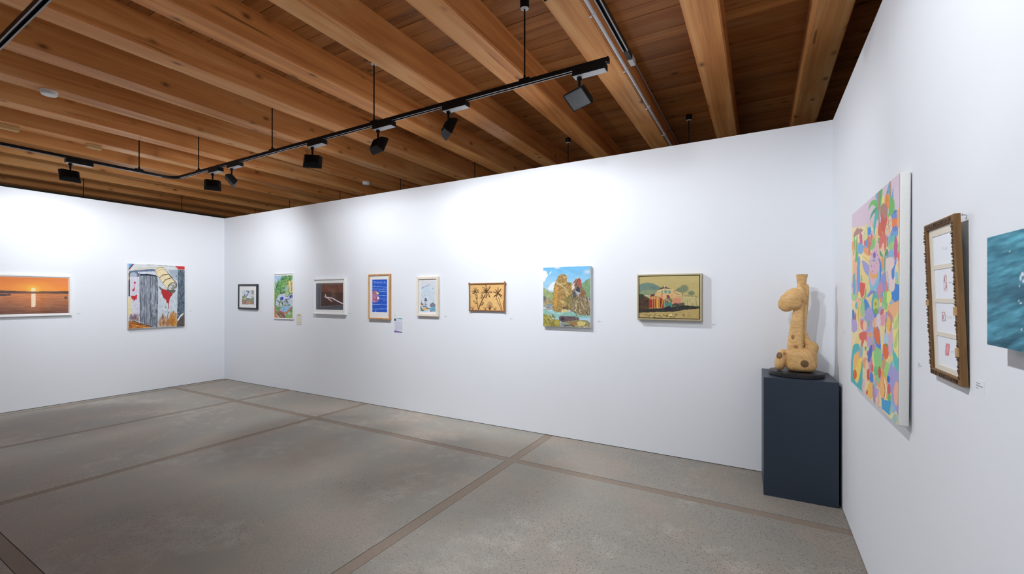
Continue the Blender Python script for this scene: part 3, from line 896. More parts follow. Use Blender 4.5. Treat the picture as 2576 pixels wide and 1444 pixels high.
    # red paint
    for q in ([(272, 456), (318, 444), (316, 470), (300, 500), (298, 580), (290, 620), (262, 636), (246, 606), (262, 580), (286, 572), (292, 490)],
              [(218, 714), (300, 712), (346, 690), (332, 786), (300, 790), (286, 824), (268, 790), (240, 776)]):
        P.poly(q, (192, 48, 54), tex=0.1)
    P.poly([(744, 520), (800, 560), (860, 600), (1080, 600), (1070, 640), (1000, 690), (880, 640), (780, 600)], (96, 74, 68), tex=0.2, a=0.85)
    P.poly([(800, 640), (812, 586), (900, 600), (960, 650), (1024, 680), (1000, 716), (964, 772), (950, 850), (946, 966), (936, 960), (930, 850), (906, 852), (894, 790), (852, 764), (830, 720)], (176, 44, 46), tex=0.08)
    # wicker fish trap
    body = [(684, 250), (716, 206), (800, 178), (850, 186), (880, 214), (960, 330), (1094, 480), (1088, 540), (1010, 620), (930, 600), (830, 470), (740, 330)]
    P.poly([(870, 200), (1100, 470), (1104, 560), (1060, 580), (960, 400)], (52, 52, 56), a=0.8)
    P.line(body + body[:1], 12, (46, 42, 40)); P.poly(body, (234, 218, 178), tex=0.12, ts=14)
    for k in range(7):
        P.line([(716 + k*24, 250 - k*8), (930 + k*24, 570 - k*16)], 3.5, (168, 142, 100), 0.8)
    P.line([(772, 372), (830, 320), (926, 306)], 13, (64, 54, 48)); P.line([(838, 468), (890, 404), (990, 376)], 13, (64, 54, 48))
    P.line([(700, 262), (790, 212), (872, 216)], 8, (150, 128, 100))
    P.ell(1006, 540, 98, 66, (48, 46, 44), rot=-0.75); P.ell(1006, 540, 84, 53, (196, 198, 186), rot=-0.75)
    P.dabs(18, (950, 500, 1060, 590), [(80, 82, 80), (226, 228, 216), (60, 60, 60)], 9, 50, -0.6, 4, 0.3)
    for q in ((1092, 338), (890, 936), (948, 1040)): P.ell(q[0], q[1], 9, 14, (60, 62, 70))
canvas('canvas_painting', 'painting of a weathered grey door with a hanging wicker trap and red paint', 'left', 2.981, 3.758, 1.026, 2.066, 0.036, p_shed, 200, 220, bg=(196, 204, 212))

# ------------------------------------------------------------------ artworks on the long wall
def p_crane(P):
    P.set(590, 705, 16.98)
    P.mottle(0.05, 120, 60, 2)
    P.poly([(260, 660), (350, 680), (430, 640), (480, 760), (830, 730), (830, 1030), (260, 1030)], (122, 144, 116), tex=0.25, ts=50)
    P.poly([(260, 830), (480, 820), (620, 900), (830, 930), (830, 1030), (260, 1030)], (150, 118, 98), tex=0.3, ts=40)
    P.poly([(260, 745), (400, 760), (400, 806), (260, 795)], (152, 190, 196))
    P.poly([(700, 400), (820, 400), (820, 620), (740, 600)], (156, 150, 132), tex=0.3, ts=40)
    P.poly([(500, 740), (560, 670), (650, 620), (720, 700), (700, 790), (600, 760)], (228, 228, 236), tex=0.08, ts=40)
    P.poly([(640, 640), (830, 600), (830, 660), (700, 680)], (226, 222, 214)); P.line([(660, 680), (800, 690)], 16, (110, 108, 108))
    P.line([(604, 492), (552, 620), (462, 740)], 30, (74, 78, 94)); P.line([(690, 470), (620, 560)], 14, (228, 230, 240))
    for q in ((535, 470), (612, 490), (440, 630)): P.ell(q[0], q[1], 32, 24, (46, 52, 66))
    P.poly([(404, 740), (480, 750), (470, 850), (420, 830)], (206, 204, 120))
    P.poly([(500, 930), (540, 880), (640, 890), (690, 950), (660, 1030), (520, 1030)], (214, 146, 108), tex=0.25, ts=30)
    P.poly([(290, 900), (400, 860), (450, 980), (380, 1030), (290, 1010)], (158, 120, 104), tex=0.3, ts=30)
    P.ell(520, 1000, 48, 54, (96, 62, 64)); P.ell(520, 1000, 22, 26, (232, 224, 228))
    P.dabs(30, (280, 820, 800, 1010), [(188, 130, 96), (120, 104, 84), (206, 176, 140), (100, 120, 84)], 14, 50, -1.2, 6, 0.5)
framed('framed_watercolour', 'small black framed watercolour of a wading bird, nearest the wall corner', 'back', -8.20, -7.60, 1.312, 1.760, 0.032, 0.026,
       'black_frame', (0.115, 0.085, 0.100, 0.105), p_crane, 70, 80, bg=(204, 214, 230), roll=-0.012)

def p_trop(P):
    P.set(680, 680, 10.69)
    P.mottle(0.18, 40, 60, 2)
    P.poly([(70, 130), (340, 140), (250, 300), (180, 380), (80, 310)], (170, 202, 232), tex=0.12, ts=50)
    g = [(62, 128, 70), (96, 164, 84), (142, 190, 106), (40, 96, 60), (84, 150, 120), (176, 204, 120)]
    r = random.Random(5)
    for cx, cy, n, R0 in ((270, 470, 60, 210), (420, 230, 44, 150), (150, 500, 34, 150), (520, 200, 20, 110)):
        for _ in range(n):
            a_ = r.uniform(0, 2*PI); q = R0*r.uniform(0.5, 1)
            P.line([(cx, cy), (cx + q*math.cos(a_), cy + q*math.sin(a_)*1.15)], r.uniform(9, 20), r.choice(g), 0.9)
    P.poly([(380, 500), (460, 380), (500, 400), (470, 560), (390, 560)], (178, 204, 206), a=0.8)
    P.poly([(478, 300), (600, 260), (600, 610), (500, 560)], (214, 192, 88), tex=0.25, ts=40)
    P.line([(520, 300), (536, 440), (540, 600)], 24, (236, 222, 206)); P.line([(556, 330), (566, 560)], 12, (96, 84, 50))
    P.poly([(80, 520), (140, 600), (130, 900), (80, 900)], (130, 150, 70), tex=0.3, ts=30)
    P.poly([(250, 650), (330, 610), (420, 640), (600, 690), (600, 960), (380, 990), (230, 980), (150, 930), (170, 760)], (204, 212, 228), tex=0.16, ts=40)
    P.ell(450, 620, 60, 60, (186, 200, 140), a=0.8); P.line([(400, 690), (470, 700), (520, 640)], 18, (70, 100, 60))
    P.poly([(262, 724), (352, 714), (350, 800), (268, 800)], (24, 74, 178)); P.poly([(512, 690), (600, 640), (600, 748), (520, 750)], (36, 62, 172))
    P.line([(396, 788), (520, 768)], 16, (36, 44, 90)); P.line([(300, 620), (370, 596)], 26, (34, 60, 40))
    P.dabs(34, (180, 780, 560, 960), [(96, 140, 80), (150, 180, 100), (46, 60, 60), (180, 200, 220)], 20, 80, 1.0, 8, 0.7)
    P.poly([(250, 1060), (320, 960), (600, 950), (550, 1010), (460, 1120), (350, 1160)], (154, 190, 224), tex=0.2, ts=26)
    P.poly([(70, 970), (150, 960), (160, 1200), (250, 1290), (70, 1290)], (206, 128, 78), tex=0.3, ts=40)
    P.poly([(150, 1080), (280, 1090), (420, 1160), (400, 1290), (230, 1290)], (140, 104, 88), tex=0.35, ts=24)
    P.line([(150, 1200), (240, 1260)], 26, (226, 160, 96)); P.poly([(400, 1180), (600, 1100), (600, 1300), (400, 1300)], (146, 178, 112), tex=0.3, ts=30)
    P.ell(500, 1150, 40, 60, (190, 214, 222), a=0.8, soft=0.5)
    P.dabs(26, (90, 160, 570, 1280), [(236, 240, 244), (226, 232, 220), (214, 226, 240)], 14, 60, 1.1, 21, 0.9, 0.75)
    P.line([(256, 1086), (350, 1162), (450, 1130), (520, 1060), (548, 1000)], 28, (204, 106, 58))
framed('framed_watercolour', 'narrow white framed painting of palms and a blue hammock', 'back', -7.135, -6.60, 1.168, 1.926, 0.014, 0.020,
       'white_frame', (0.018, 0.018, 0.018, 0.038), p_trop, 70, 130, mat=None, bg=(112, 160, 96), pmat='paint', recess=0.004)

def p_brown(P):
    P.set(560, 670, 7.576)
    P.poly([(1880, 320), (2320, 310), (2320, 490), (1890, 490)], (96, 62, 54), tex=0.10, ts=60)
    P.mottle(0.05, 40, 40, 2); P.ell(2108, 520, 60, 240, (128, 98, 82), soft=1.0, a=0.6); P.ell(2040, 440, 50, 40, (126, 92, 78), soft=1.0, a=0.5)
    P.poly([(1770, 320), (1888, 320), (1868, 764), (1836, 840), (1770, 840)], (80, 84, 94)); P.line([(1862, 330), (1846, 770)], 14, (58, 60, 68)); P.line([(1880, 330), (1866, 760)], 5, (132, 128, 128))
    P.poly([(1790, 840), (1846, 764), (2320, 730), (2320, 850)], (78, 80, 88)); P.line([(1840, 800), (2320, 752)], 10, (50, 50, 58)); P.line([(1860, 768), (2320, 736)], 6, (124, 122, 124))
    P.line([(1957, 536), (1968, 580), (2000, 606), (2074, 664)], 14, (226, 214, 222)); P.line([(1944, 574), (1968, 590)], 12, (206, 196, 204))
    P.line([(1976, 592), (2090, 606), (2200, 668), (2320, 724)], 17, (242, 232, 242))
framed('framed_photograph', 'white framed dark brown photograph with a white diagonal streak', 'back', -6.06, -5.335, 1.272, 1.818, 0.018, 0.045,
       'white_frame', (0.052, 0.068, 0.052, 0.070), p_brown, 100, 80, bg=(66, 48, 44), recess=0.012)

def p_blue(P):
    P.set(920, 700, 14.44)
    P.mottle(0.05, 60, 60, 2, tint=(0.3, 0.6, 1))
    wl = (206, 220, 244)
    for q in ([(190, 114), (290, 126), (330, 150)], [(680, 160), (810, 184)], [(190, 286), (480, 300), (810, 340)], [(410, 462), (600, 484), (810, 490)], [(430, 626), (640, 630), (810, 642)],
              [(220, 956), (810, 954)], [(210, 1122), (500, 1114), (810, 1108)], [(620, 800), (810, 800)], [(520, 1290), (810, 1262)]): P.line(q, 13, wl, 0.8)
    r = random.Random(3)
    def scrib(x0, x1, y, h, col):
        x = x0
        while x < x1 - 10:
            w = r.uniform(22, 34); k = r.randint(0, 4)
            if k == 0: P.line([(x, y + h/2), (x + w/2, y - h/2), (x + w, y + h/2)], 8, col, 0.8)
            elif k == 1: P.line([(x, y - h/2), (x, y + h/2), (x + w*.8, y + h/2)], 8, col, 0.8)
            elif k == 2: P.line([(x, y - h/2), (x, y + h/2)], 9, col, 0.8); P.line([(x, y - h/2), (x + w*.8, y), (x, y)], 7, col, 0.8)
            elif k == 3: P.ell(x + w/2, y, w/2, h/2, col, a=0.8); P.ell(x + w/2, y, w/4, h/4, (16, 86, 200))
            else: P.line([(x, y - h/2), (x + w, y - h/2)], 8, col, 0.8); P.line([(x + w/2, y - h/2), (x + w/2, y + h/2)], 8, col, 0.8)
            x += w + 9
    scrib(310, 690, 156, 54, (206, 214, 240)); scrib(212, 440, 390, 58, (140, 170, 226)); scrib(484, 760, 404, 54, (186, 196, 224)); scrib(500, 780, 740, 56, (176, 164, 220))
    brain = [(215, 600), (240, 490), (300, 452), (380, 456), (430, 560), (440, 640), (490, 700), (450, 830), (380, 858), (260, 850), (215, 780)]
    P.poly(brain, (180, 110, 152), curve=1, tex=0.45, ts=26); P.ell(310, 540, 46, 40, (150, 130, 140), a=0.7, soft=0.6)
    P.dabs(22, (240, 600, 430, 840), [(232, 206, 226), (150, 70, 120), (210, 150, 190), (140, 96, 90)], 15, 50, 0.5, 4, 0.9)
    P.poly([(384, 480), (490, 536), (446, 596), (400, 570)], (238, 220, 140)); P.poly([(430, 670), (490, 690), (480, 766), (404, 756)], (240, 232, 246))
    P.line([(398, 860), (396, 930)], 10, (130, 60, 130)); P.ell(360, 1190, 16, 18, (220, 228, 248)); P.line([(240, 1180), (300, 1215)], 10, (90, 130, 220))
framed('framed_print', 'tall bright blue print with a pink shape in a light wood frame', 'back', -4.855, -4.435, 1.224, 1.857, 0.020, 0.034,
       'oak', (0.068, 0.098, 0.060, 0.075), p_blue, 80, 140, bg=(12, 88, 204), recess=0.01)

def p_pale(P):
    P.set(1040, 690, 12.56)
    P.mottle(0.05, 50, 60, 2); P.ell(420, 540, 190, 200, (198, 222, 238), soft=1.0, a=0.7); P.ell(420, 250, 260, 120, (226, 222, 232), soft=1.0, a=0.7)
    P.line([(270, 436), (320, 410), (350, 386)], 22, (112, 132, 158), 0.8); P.ell(300, 460, 46, 22, (150, 206, 240), soft=0.8)
    P.line([(390, 384), (440, 368), (520, 322)], 22, (140, 148, 150), 0.7); P.ell(400, 300, 44, 30, (236, 214, 190), soft=0.9)
    P.ell(608, 448, 24, 26, (104, 190, 190), soft=0.6); P.dabs(30, (220, 480, 680, 800), [(176, 196, 214), (196, 206, 196), (160, 176, 200)], 12, 50, -0.8, 5, 0.7, 0.6)
    for q in ((380, 776, 28, 26), (362, 826, 24, 22), (410, 822, 28, 30)): P.ell(*q, (78, 84, 98))
    P.line([(390, 830), (376, 930)], 10, (120, 124, 140)); P.ell(255, 930, 40, 40, (110, 108, 104), soft=0.5); P.ell(285, 965, 36, 24, (96, 92, 76), soft=0.3)
    P.line([(250, 830), (256, 900)], 14, (130, 146, 170)); P.poly([(284, 960), (330, 916), (350, 980), (296, 990)], (228, 184, 112)); P.ell(390, 950, 44, 34, (126, 132, 150), soft=0.7)
    P.poly([(290, 1006), (420, 994), (440, 1024), (300, 1034)], (70, 122, 194)); P.poly([(286, 1034), (460, 1024), (450, 1060), (290, 1060)], (214, 206, 210))
    P.poly([(500, 990), (560, 920), (620, 886), (700, 960), (710, 1010), (560, 1036)], (128, 132, 146), tex=0.35, ts=18)
    P.poly([(480, 1066), (710, 1000), (710, 1190), (600, 1170), (500, 1120)], (126, 176, 202), tex=0.3, ts=22)
    P.poly([(195, 1040), (270, 1066), (350, 1166), (260, 1160), (195, 1130)], (62, 146, 164), tex=0.2, ts=20); P.ell(232, 1030, 22, 24, (70, 76, 70))
    P.poly([(262, 1062), (474, 1058), (452, 1126), (292, 1128)], (228, 192, 108), tex=0.12, ts=20); P.dabs(8, (390, 1040, 460, 1090), [(90, 84, 76)], 12, 30, 0.3, 2, 0.5)
    P.ell(386, 1156, 14, 12, (110, 112, 118)); P.ell(540, 1162, 22, 16, (70, 90, 80)); P.ell(584, 1164, 20, 14, (66, 84, 80)); P.poly([(195, 1180), (710, 1190), (710, 1260), (195, 1260)], (226, 226, 236))
    P.line([(230, 1206), (620, 1212)], 6, (176, 172, 184), 0.7); P.line([(650, 1218), (690, 1214)], 9, (140, 140, 150), 0.8)
framed('framed_watercolour', 'pale seascape watercolour with small yellow boat in a cream frame', 'back', -3.95, -3.59, 1.286, 1.802, 0.030, 0.030,
       'cream_frame', (0.052, 0.052, 0.052, 0.058), p_pale, 70, 110, bg=(216, 226, 238), recess=0.012)

# carved wooden panel with flowers, twig frame
r, w = on_wall('carved_panel', 'back', -3.105, -2.60, 1.372, off=0.002)
tag(r, 'carved wooden panel of three flowers in a twig frame', 'carving')
h = 0.33; X = w/2
obj('board', bbox(-X + .008, X - .008, .008, h - .008, 0.0, 0.012, 0.001, 1), M['board'], r)
for pts, rr_ in (([(-X - .016, h - .004, .014), (0, h - .002, .016), (X + .012, h - .001, .014)], .0085), ([(-X - .004, .002, .014), (0, .004, .014), (X + .004, .0, .014)], .0080),
                 ([(-X + .002, -.010, .020), (-X + .003, h/2, .020), (-X - .002, h + .014, .018)], .0080), ([(X - .002, -.008, .020), (X - .003, h/2, .022), (X + .001, h + .020, .020)], .0085)):
    bm = bmesh.new(); tube(bm, pts, rr_, 8); smooth(obj('twig', bm, M['twig'], r))
def cpt(x, y):      # crop of the panel -> panel plane
    return (-X + (x - 258)/(848 - 258)*w, (905 - y)/(905 - 470)*h)
def lens_shape(bm, a, b, wd, z0, z1):
    a = Vector(a); b = Vector(b); d = b - a; n = Vector((-d.y, d.x)).normalized()
    ring = [a + d*t + n*(wd*math.sin(PI*t)**0.8) for t in np.linspace(0, 1, 7)] + [a + d*t - n*(wd*math.sin(PI*t)**0.8) for t in np.linspace(1, 0, 7)[1:-1]]
    top = [bm.verts.new((p.x, p.y, z1)) for p in ring]; bot = [bm.verts.new((p.x, p.y, z0)) for p in ring]
    bm.faces.new(top)
    for k in range(len(ring)): bm.faces.new((bot[k], bot[(k+1) % len(ring)], top[(k+1) % len(ring)], top[k]))
    bmesh.ops.recalc_face_normals(bm, faces=bm.faces[:])
def petal(a, b, wd, fill=True):
    bm = bmesh.new(); lens_shape(bm, cpt(*a), cpt(*b), wd, 0.010, 0.0155); p_ = obj('petal', bm, M['burnt'], r)
    if fill:
        A = Vector(cpt(*a)); B = Vector(cpt(*b)); d = B - A
        bm = bmesh.new(); lens_shape(bm, A + d*.22, B - d*.14, wd*.52, 0.0155, 0.0185); obj('petal_face', bm, M['petal'], p_)
def stem(pts, r0, name='stem'):
    bm = bmesh.new(); tube(bm, [(*cpt(*q), 0.013) for q in pts], r0, 6); obj(name, bm, M['burnt'], r)
for c0, tips, wd in (((355, 597), [(322, 540), (368, 534), (412, 572), (420, 610), (386, 668), (350, 662), (306, 630), (290, 590)], .0100),
                     ((540, 595), [(532, 490), (612, 512), (644, 615), (606, 692), (538, 706), (452, 620), (472, 520)], .0125),
                     ((735, 625), [(736, 520), (790, 550), (808, 670), (796, 700), (700, 700), (658, 690), (650, 600), (690, 560)], .0048)):
    for t_ in tips: petal(c0, t_, wd, wd > .005)
    bm = bmesh.new(); lathe(bm, [(0.010, 0.010), (0.009, 0.019), (0.004, 0.022)], 10, cpt(*c0)); smooth(obj('flower_centre', bm, M['burnt'], r))
stem([(366, 670), (390, 780), (408, 890)], .0038); stem([(530, 640), (470, 740), (430, 830), (410, 890)], .0052)
stem([(705, 700), (750, 800), (790, 895)], .003); stem([(745, 690), (775, 800), (800, 895)], .003); stem([(825, 740), (815, 880)], .003)
for a, b, wd in (((372, 640), (390, 716), .010), ((475, 640), (450, 716), .012), ((318, 740), (385, 795), .009), ((502, 770), (440, 818), .011)): petal(a, b, wd)
for k in range(9):
    a_ = -1.05 + k*0.26
    stem([(600, 890), (600 + 95*math.sin(a_)*0.7, 890 - 140*math.cos(a_))], .0018, 'grass_blade')
for cx in (305, 525, 685):
    for k in range(4): stem([(cx, 890), (cx - 36 + k*24, 840 + 8*(k % 2))], .0018, 'grass_blade')

def p_rock(P):
    P.set(1350, 660, 8.02)
    P.grad(90, 560, (108, 180, 226), (170, 206, 226)); P.mottle(0.05, 120, 60, 2)
    P.poly([(110, 170), (190, 170), (230, 270), (190, 320), (160, 390), (110, 400)], (232, 232, 240), tex=0.08); P.poly([(230, 530), (260, 470), (310, 410), (370, 390), (350, 560), (240, 560)], (226, 230, 240), tex=0.1)
    P.line([(256, 240), (294, 190)], 16, (230, 236, 244)); P.ell(410, 110, 80, 30, (206, 218, 232), soft=0.6); P.ell(1020, 190, 100, 60, (206, 214, 222), soft=0.9)
    P.poly([(910, 440), (990, 360), (1120, 300), (1120, 740), (980, 700)], (122, 158, 118), tex=0.22, ts=22)
    P.poly([(110, 500), (200, 540), (260, 590), (340, 600), (340, 880), (110, 880)], (152, 168, 118), tex=0.25, ts=26); P.poly([(110, 640), (200, 700), (340, 760), (340, 900), (110, 900)], (160, 148, 112), tex=0.35, ts=18)
    P.ell(160, 730, 40, 70, (98, 104, 106), soft=0.6)
    P.poly([(110, 870), (340, 850), (340, 960), (110, 960)], (150, 160, 160), tex=0.4, ts=14); P.ell(270, 866, 40, 14, (90, 160, 210)); P.ell(230, 910, 34, 24, (176, 106, 90), soft=0.5); P.ell(160, 920, 40, 16, (216, 230, 226), soft=0.4)
    P.poly([(110, 950), (400, 1000), (640, 990), (1120, 1050), (1120, 1120), (480, 1110), (400, 1130), (110, 1040)], (142, 188, 178), tex=0.25, ts=20); P.line([(220, 980), (420, 1040), (700, 1060)], 12, (206, 224, 226), 0.6); P.line([(520, 1040), (900, 1090)], 14, (86, 150, 120), 0.6)
    big = [(316, 930), (332, 690), (348, 480), (400, 350), (440, 270), (500, 236), (560, 236), (616, 290), (606, 390), (650, 400), (704, 410), (704, 560), (744, 640), (730, 900), (640, 985), (400, 1006), (326, 970)]
    P.poly(big, (160, 130, 78), tex=0.30, ts=24); bm_ = P.inside(np.array(big, float))
    P.poly([(336, 900), (346, 640), (380, 470), (430, 500), (420, 680), (406, 900)], (192, 146, 72), tex=0.16, ts=30)
    P.mottle(0.14, 9, 14, 40, bm_)
    P.ell(560, 300, 60, 56, (150, 116, 70), a=0.6); P.line([(540, 270), (560, 320), (600, 290)], 14, (220, 206, 160)); P.ell(424, 516, 34, 28, (212, 150, 98), soft=0.6)
    for q in ([(420, 430), (520, 480), (600, 540), (640, 640)], [(540, 540), (600, 600), (620, 690)], [(470, 770), (520, 790), (560, 850)], [(380, 400), (470, 440), (590, 430)]): P.line(q, 16, (212, 196, 146), 0.8)
    P.poly([(590, 720), (720, 620), (720, 860), (620, 880)], (128, 120, 74), tex=0.3, ts=18); P.ell(520, 800, 50, 40, (206, 188, 120), a=0.7, soft=0.5); P.ell(660, 440, 34, 30, (120, 116, 70))
    P.poly([(480, 900), (640, 890), (740, 960), (560, 960)], (110, 92, 64), tex=0.3, ts=14)
    rr = [(690, 500), (720, 430), (770, 350), (846, 296), (890, 340), (920, 480), (986, 590), (1000, 700), (1104, 760), (1110, 1070), (900, 1070), (680, 985), (734, 720), (700, 570)]
    P.poly(rr, (134, 118, 92), tex=0.34, ts=20); rm = P.inside(np.array(rr, float)); P.mottle(0.18, 8, 18, 44, rm)
    P.poly([(704, 470), (760, 400), (770, 520), (706, 570)], (222, 206, 196), tex=0.1); P.line([(730, 420), (790, 350), (846, 306)], 18, (206, 196, 196))
    for q in ([(740, 420), (800, 340)], [(760, 470), (820, 360)]): P.line(q, 18, (150, 84, 72))
    P.poly([(820, 470), (846, 330), (900, 350), (890, 480), (850, 500)], (168, 86, 78), tex=0.15); P.line([(800, 430), (840, 340)], 10, (70, 54, 56))
    P.poly([(780, 570), (826, 480), (866, 510), (870, 610), (820, 640)], (54, 60, 74)); P.poly([(730, 620), (770, 570), (800, 700), (740, 730)], (74, 84, 96)); P.poly([(770, 566), (880, 616), (836, 676)], (170, 180, 190))
    P.poly([(880, 560), (980, 590), (960, 720), (890, 680)], (140, 100, 70), tex=0.25, ts=16); P.poly([(980, 700), (1110, 740), (1110, 860), (1020, 800)], (104, 100, 110), tex=0.35, ts=12)
    P.dabs(40, (740, 700, 1080, 1040), [(196, 184, 130), (90, 84, 66), (160, 150, 90), (210, 196, 170)], 12, 90, 1.2, 9, 0.3); P.line([(980, 950), (1030, 1050)], 14, (52, 56, 54))
    P.poly([(500, 960), (580, 940), (650, 970), (640, 1010), (500, 1010)], (206, 190, 140), tex=0.15)
    for x in (516, 650): P.line([(x, 850), (x + 6, 1040)], 9, (220, 214, 180), 0.7)
    P.poly([(110, 1030), (200, 1050), (260, 1100), (340, 1150), (470, 1150), (474, 1310), (110, 1310)], (152, 146, 72), tex=0.3, ts=20); P.dabs(34, (130, 1050, 330, 1270), [(206, 194, 106), (96, 92, 50), (180, 166, 84), (120, 104, 70)], 16, 80, 0.9, 12, 0.4); P.ell(410, 1210, 60, 70, (176, 162, 84), soft=0.5)
    P.poly([(446, 1120), (500, 1080), (620, 1090), (820, 1100), (850, 1160), (660, 1190), (500, 1200)], (104, 88, 92), curve=1, tex=0.25, ts=22); P.ell(520, 1140, 60, 50, (64, 54, 64), soft=0.6)
    P.poly([(474, 1210), (650, 1190), (860, 1160), (1010, 1170), (1120, 1250), (1120, 1340), (480, 1310)], (148, 140, 104), tex=0.3, ts=24); P.poly([(650, 1210), (800, 1200), (840, 1260), (700, 1270)], (156, 118, 66)); P.poly([(810, 1210), (880, 1180), (1000, 1210), (960, 1280), (840, 1280)], (206, 192, 122))
    P.poly([(480, 1220), (640, 1230), (720, 1290), (560, 1310), (470, 1290)], (140, 146, 144), tex=0.3, ts=14); P.line([(560, 1280), (700, 1262), (760, 1300)], 22, (84, 84, 70)); P.dabs(14, (780, 1290, 1090, 1320), [(226, 222, 206), (150, 130, 110)], 14, 40, 0, 3, 0.4)
canvas('canvas_painting', 'painted canvas of brown boulders above a stream under blue sky', 'back', -2.097, -1.545, 1.213, 1.869, 0.030, p_rock, 130, 155, rnd=0.004)

def p_gold(P):
    P.set(1560, 660, 7.6)
    P.mottle(0.03, 200, 60, 2)
    P.poly([(360, 430), (440, 400), (520, 384), (640, 404), (720, 444), (780, 486), (710, 540), (660, 600), (480, 660), (360, 600)], (112, 136, 122), tex=0.10, ts=60)
    P.poly([(360, 560), (560, 520), (700, 540), (650, 600), (480, 660), (360, 600)], (150, 158, 112), tex=0.14, ts=30, a=0.7)
    P.poly([(1040, 540), (1110, 490), (1170, 470), (1180, 580), (1100, 560)], (126, 134, 98), tex=0.2, ts=18); P.ell(1226, 500, 96, 84, (124, 134, 102), soft=0.35); P.line([(1192, 560), (1186, 780)], 16, (126, 132, 100)); P.line([(1190, 600), (1240, 540)], 10, (120, 128, 98))
    P.ell(1360, 590, 76, 54, (116, 130, 98), soft=0.4); P.ell(1438, 674, 44, 42, (118, 128, 94), soft=0.4)
    P.poly([(1190, 660), (1380, 640), (1550, 700), (1550, 840), (1190, 840)], (198, 184, 128), tex=0.14, ts=20); P.line([(1220, 636), (1390, 650)], 10, (110, 100, 70)); P.dabs(22, (1200, 660, 1510, 820), [(150, 140, 96), (120, 120, 88)], 8, 60, 1.5, 5, 0.2, 0.7)
    P.poly([(680, 620), (720, 530), (850, 500), (1000, 520), (1170, 600), (1168, 810), (690, 810)], (218, 182, 126), tex=0.08, ts=30)
    P.poly([(706, 528), (850, 446), (1006, 518), (860, 506)], (92, 82, 70)); P.line([(850, 446), (838, 516), (720, 548)], 10, (238, 220, 170)); P.line([(850, 446), (1010, 520)], 6, (226, 206, 150)); P.line([(862, 506), (1010, 524), (1050, 580), (1160, 604)], 10, (232, 212, 160)); P.line([(1014, 536), (1060, 590), (1140, 610)], 9, (96, 84, 64))
    for q in ([(790, 540), (818, 534), (818, 596), (794, 600)], [(842, 530), (898, 530), (896, 590), (844, 590)], [(918, 538), (972, 540), (970, 594), (922, 596)]): P.poly(q, (108, 158, 134))
    for yy in (610, 640, 670): P.line([(980, yy), (1165, yy + 8)], 6, (186, 130, 92))
    P.poly([(1010, 690), (1166, 690), (1160, 812), (1010, 812)], (214, 142, 112)); P.poly([(990, 810), (1060, 770), (1120, 820)], (120, 60, 70)); P.poly([(980, 800), (1220, 770), (1240, 830), (1000, 850)], (60, 62, 56), tex=0.2, a=0.8)
    P.poly([(360, 600), (450, 640), (570, 690), (570, 960), (360, 960)], (74, 54, 40), tex=0.25, ts=20); P.ell(410, 640, 50, 34, (52, 66, 50)); P.line([(480, 636), (560, 640), (640, 606)], 14, (210, 196, 150)); P.poly([(560, 660), (600, 606), (664, 600), (650, 650)], (104, 46, 56))
    P.poly([(556, 700), (640, 640), (740, 650), (836, 720), (836, 890), (556, 890)], (168, 52, 38), tex=0.15, ts=14); P.poly([(680, 700), (758, 700), (758, 876), (684, 876)], (218, 152, 46)); P.poly([(570, 650), (740, 650), (760, 700), (560, 706)], (198, 140, 96), tex=0.15)
    for x in (576, 622, 660, 712, 746): P.line([(x, 650), (x, 880)], 6, (226, 190, 120)); P.line([(x + 24, 710), (x + 24, 860)], 10, (70, 26, 24), 0.6)
    P.line([(560, 876), (760, 872)], 7, (226, 190, 120)); P.line([(800, 600), (806, 860)], 10, (206, 70, 60)); P.line([(830, 680), (780, 900)], 16, (196, 186, 60), 0.8); P.line([(640, 880), (632, 940)], 22, (70, 130, 70)); P.line([(775, 860), (775, 920)], 16, (90, 140, 90))
    P.poly([(846, 700), (920, 670), (1000, 700), (990, 850), (850, 850)], (128, 126, 90), tex=0.3, ts=16); P.poly([(848, 768), (990, 776), (990, 840), (850, 844)], (68, 146, 130), tex=0.2); P.poly([(880, 640), (930, 620), (960, 680), (900, 690)], (128, 58, 76)); P.line([(896, 630), (908, 880)], 18, (176, 56, 60)); P.line([(860, 690), (960, 760)], 9, (232, 216, 150))
    P.poly([(360, 872), (560, 880), (830, 880), (1010, 850), (1240, 820), (1550, 848), (1550, 884), (1250, 906), (1020, 946), (700, 950), (360, 964)], (50, 48, 40), tex=0.16, ts=16)
    P.poly([(360, 820), (540, 830), (560, 900), (360, 900)], (92, 66, 44), a=0.7); P.line([(1000, 840), (1100, 846), (1100, 900)], 8, (110, 116, 90)); P.poly([(840, 860), (960, 830), (1000, 930), (860, 930)], (44, 36, 52)); P.dabs(18, (1050, 830, 1500, 880), [(70, 84, 56), (34, 44, 34)], 14, 40, 0, 6, 0.5)
    P.poly([(360, 962), (700, 952), (1020, 948), (1250, 906), (1550, 882), (1550, 1110), (360, 1070)], (190, 166, 106), tex=0.08, ts=40)
    P.dabs(60, (400, 985, 1230, 1045), [(84, 70, 44), (120, 100, 60), (210, 190, 130)], 12, 22, 0.2, 7, 0.6); P.poly([(920, 1000), (990, 984), (990, 1030), (930, 1020)], (240, 216, 140)); P.dabs(20, (560, 1040, 1000, 1075), [(70, 58, 36), (226, 206, 150)], 8, 40, 0.3, 8, 0.3)
    P.dabs(20, (1280, 930, 1520, 1060), [(168, 146, 92)], 10, 40, 0, 9, 0.3, 0.6)
r, w = on_wall('framed_print', 'back', -1.056, -0.467, 1.318, off=0.002)
tag(r, 'gold toned print of old colourful houses in a champagne frame with black gap', 'picture')
h = 0.443; X = w/2
obj('frame', frame_mesh(w, h, 0.014, 0.0, 0.052, 0.02), M['champagne'], r)
obj('inner_tray', bbox(-X + .012, X - .012, .012, h - .012, 0.006, 0.026), M['shadowbox'], r)
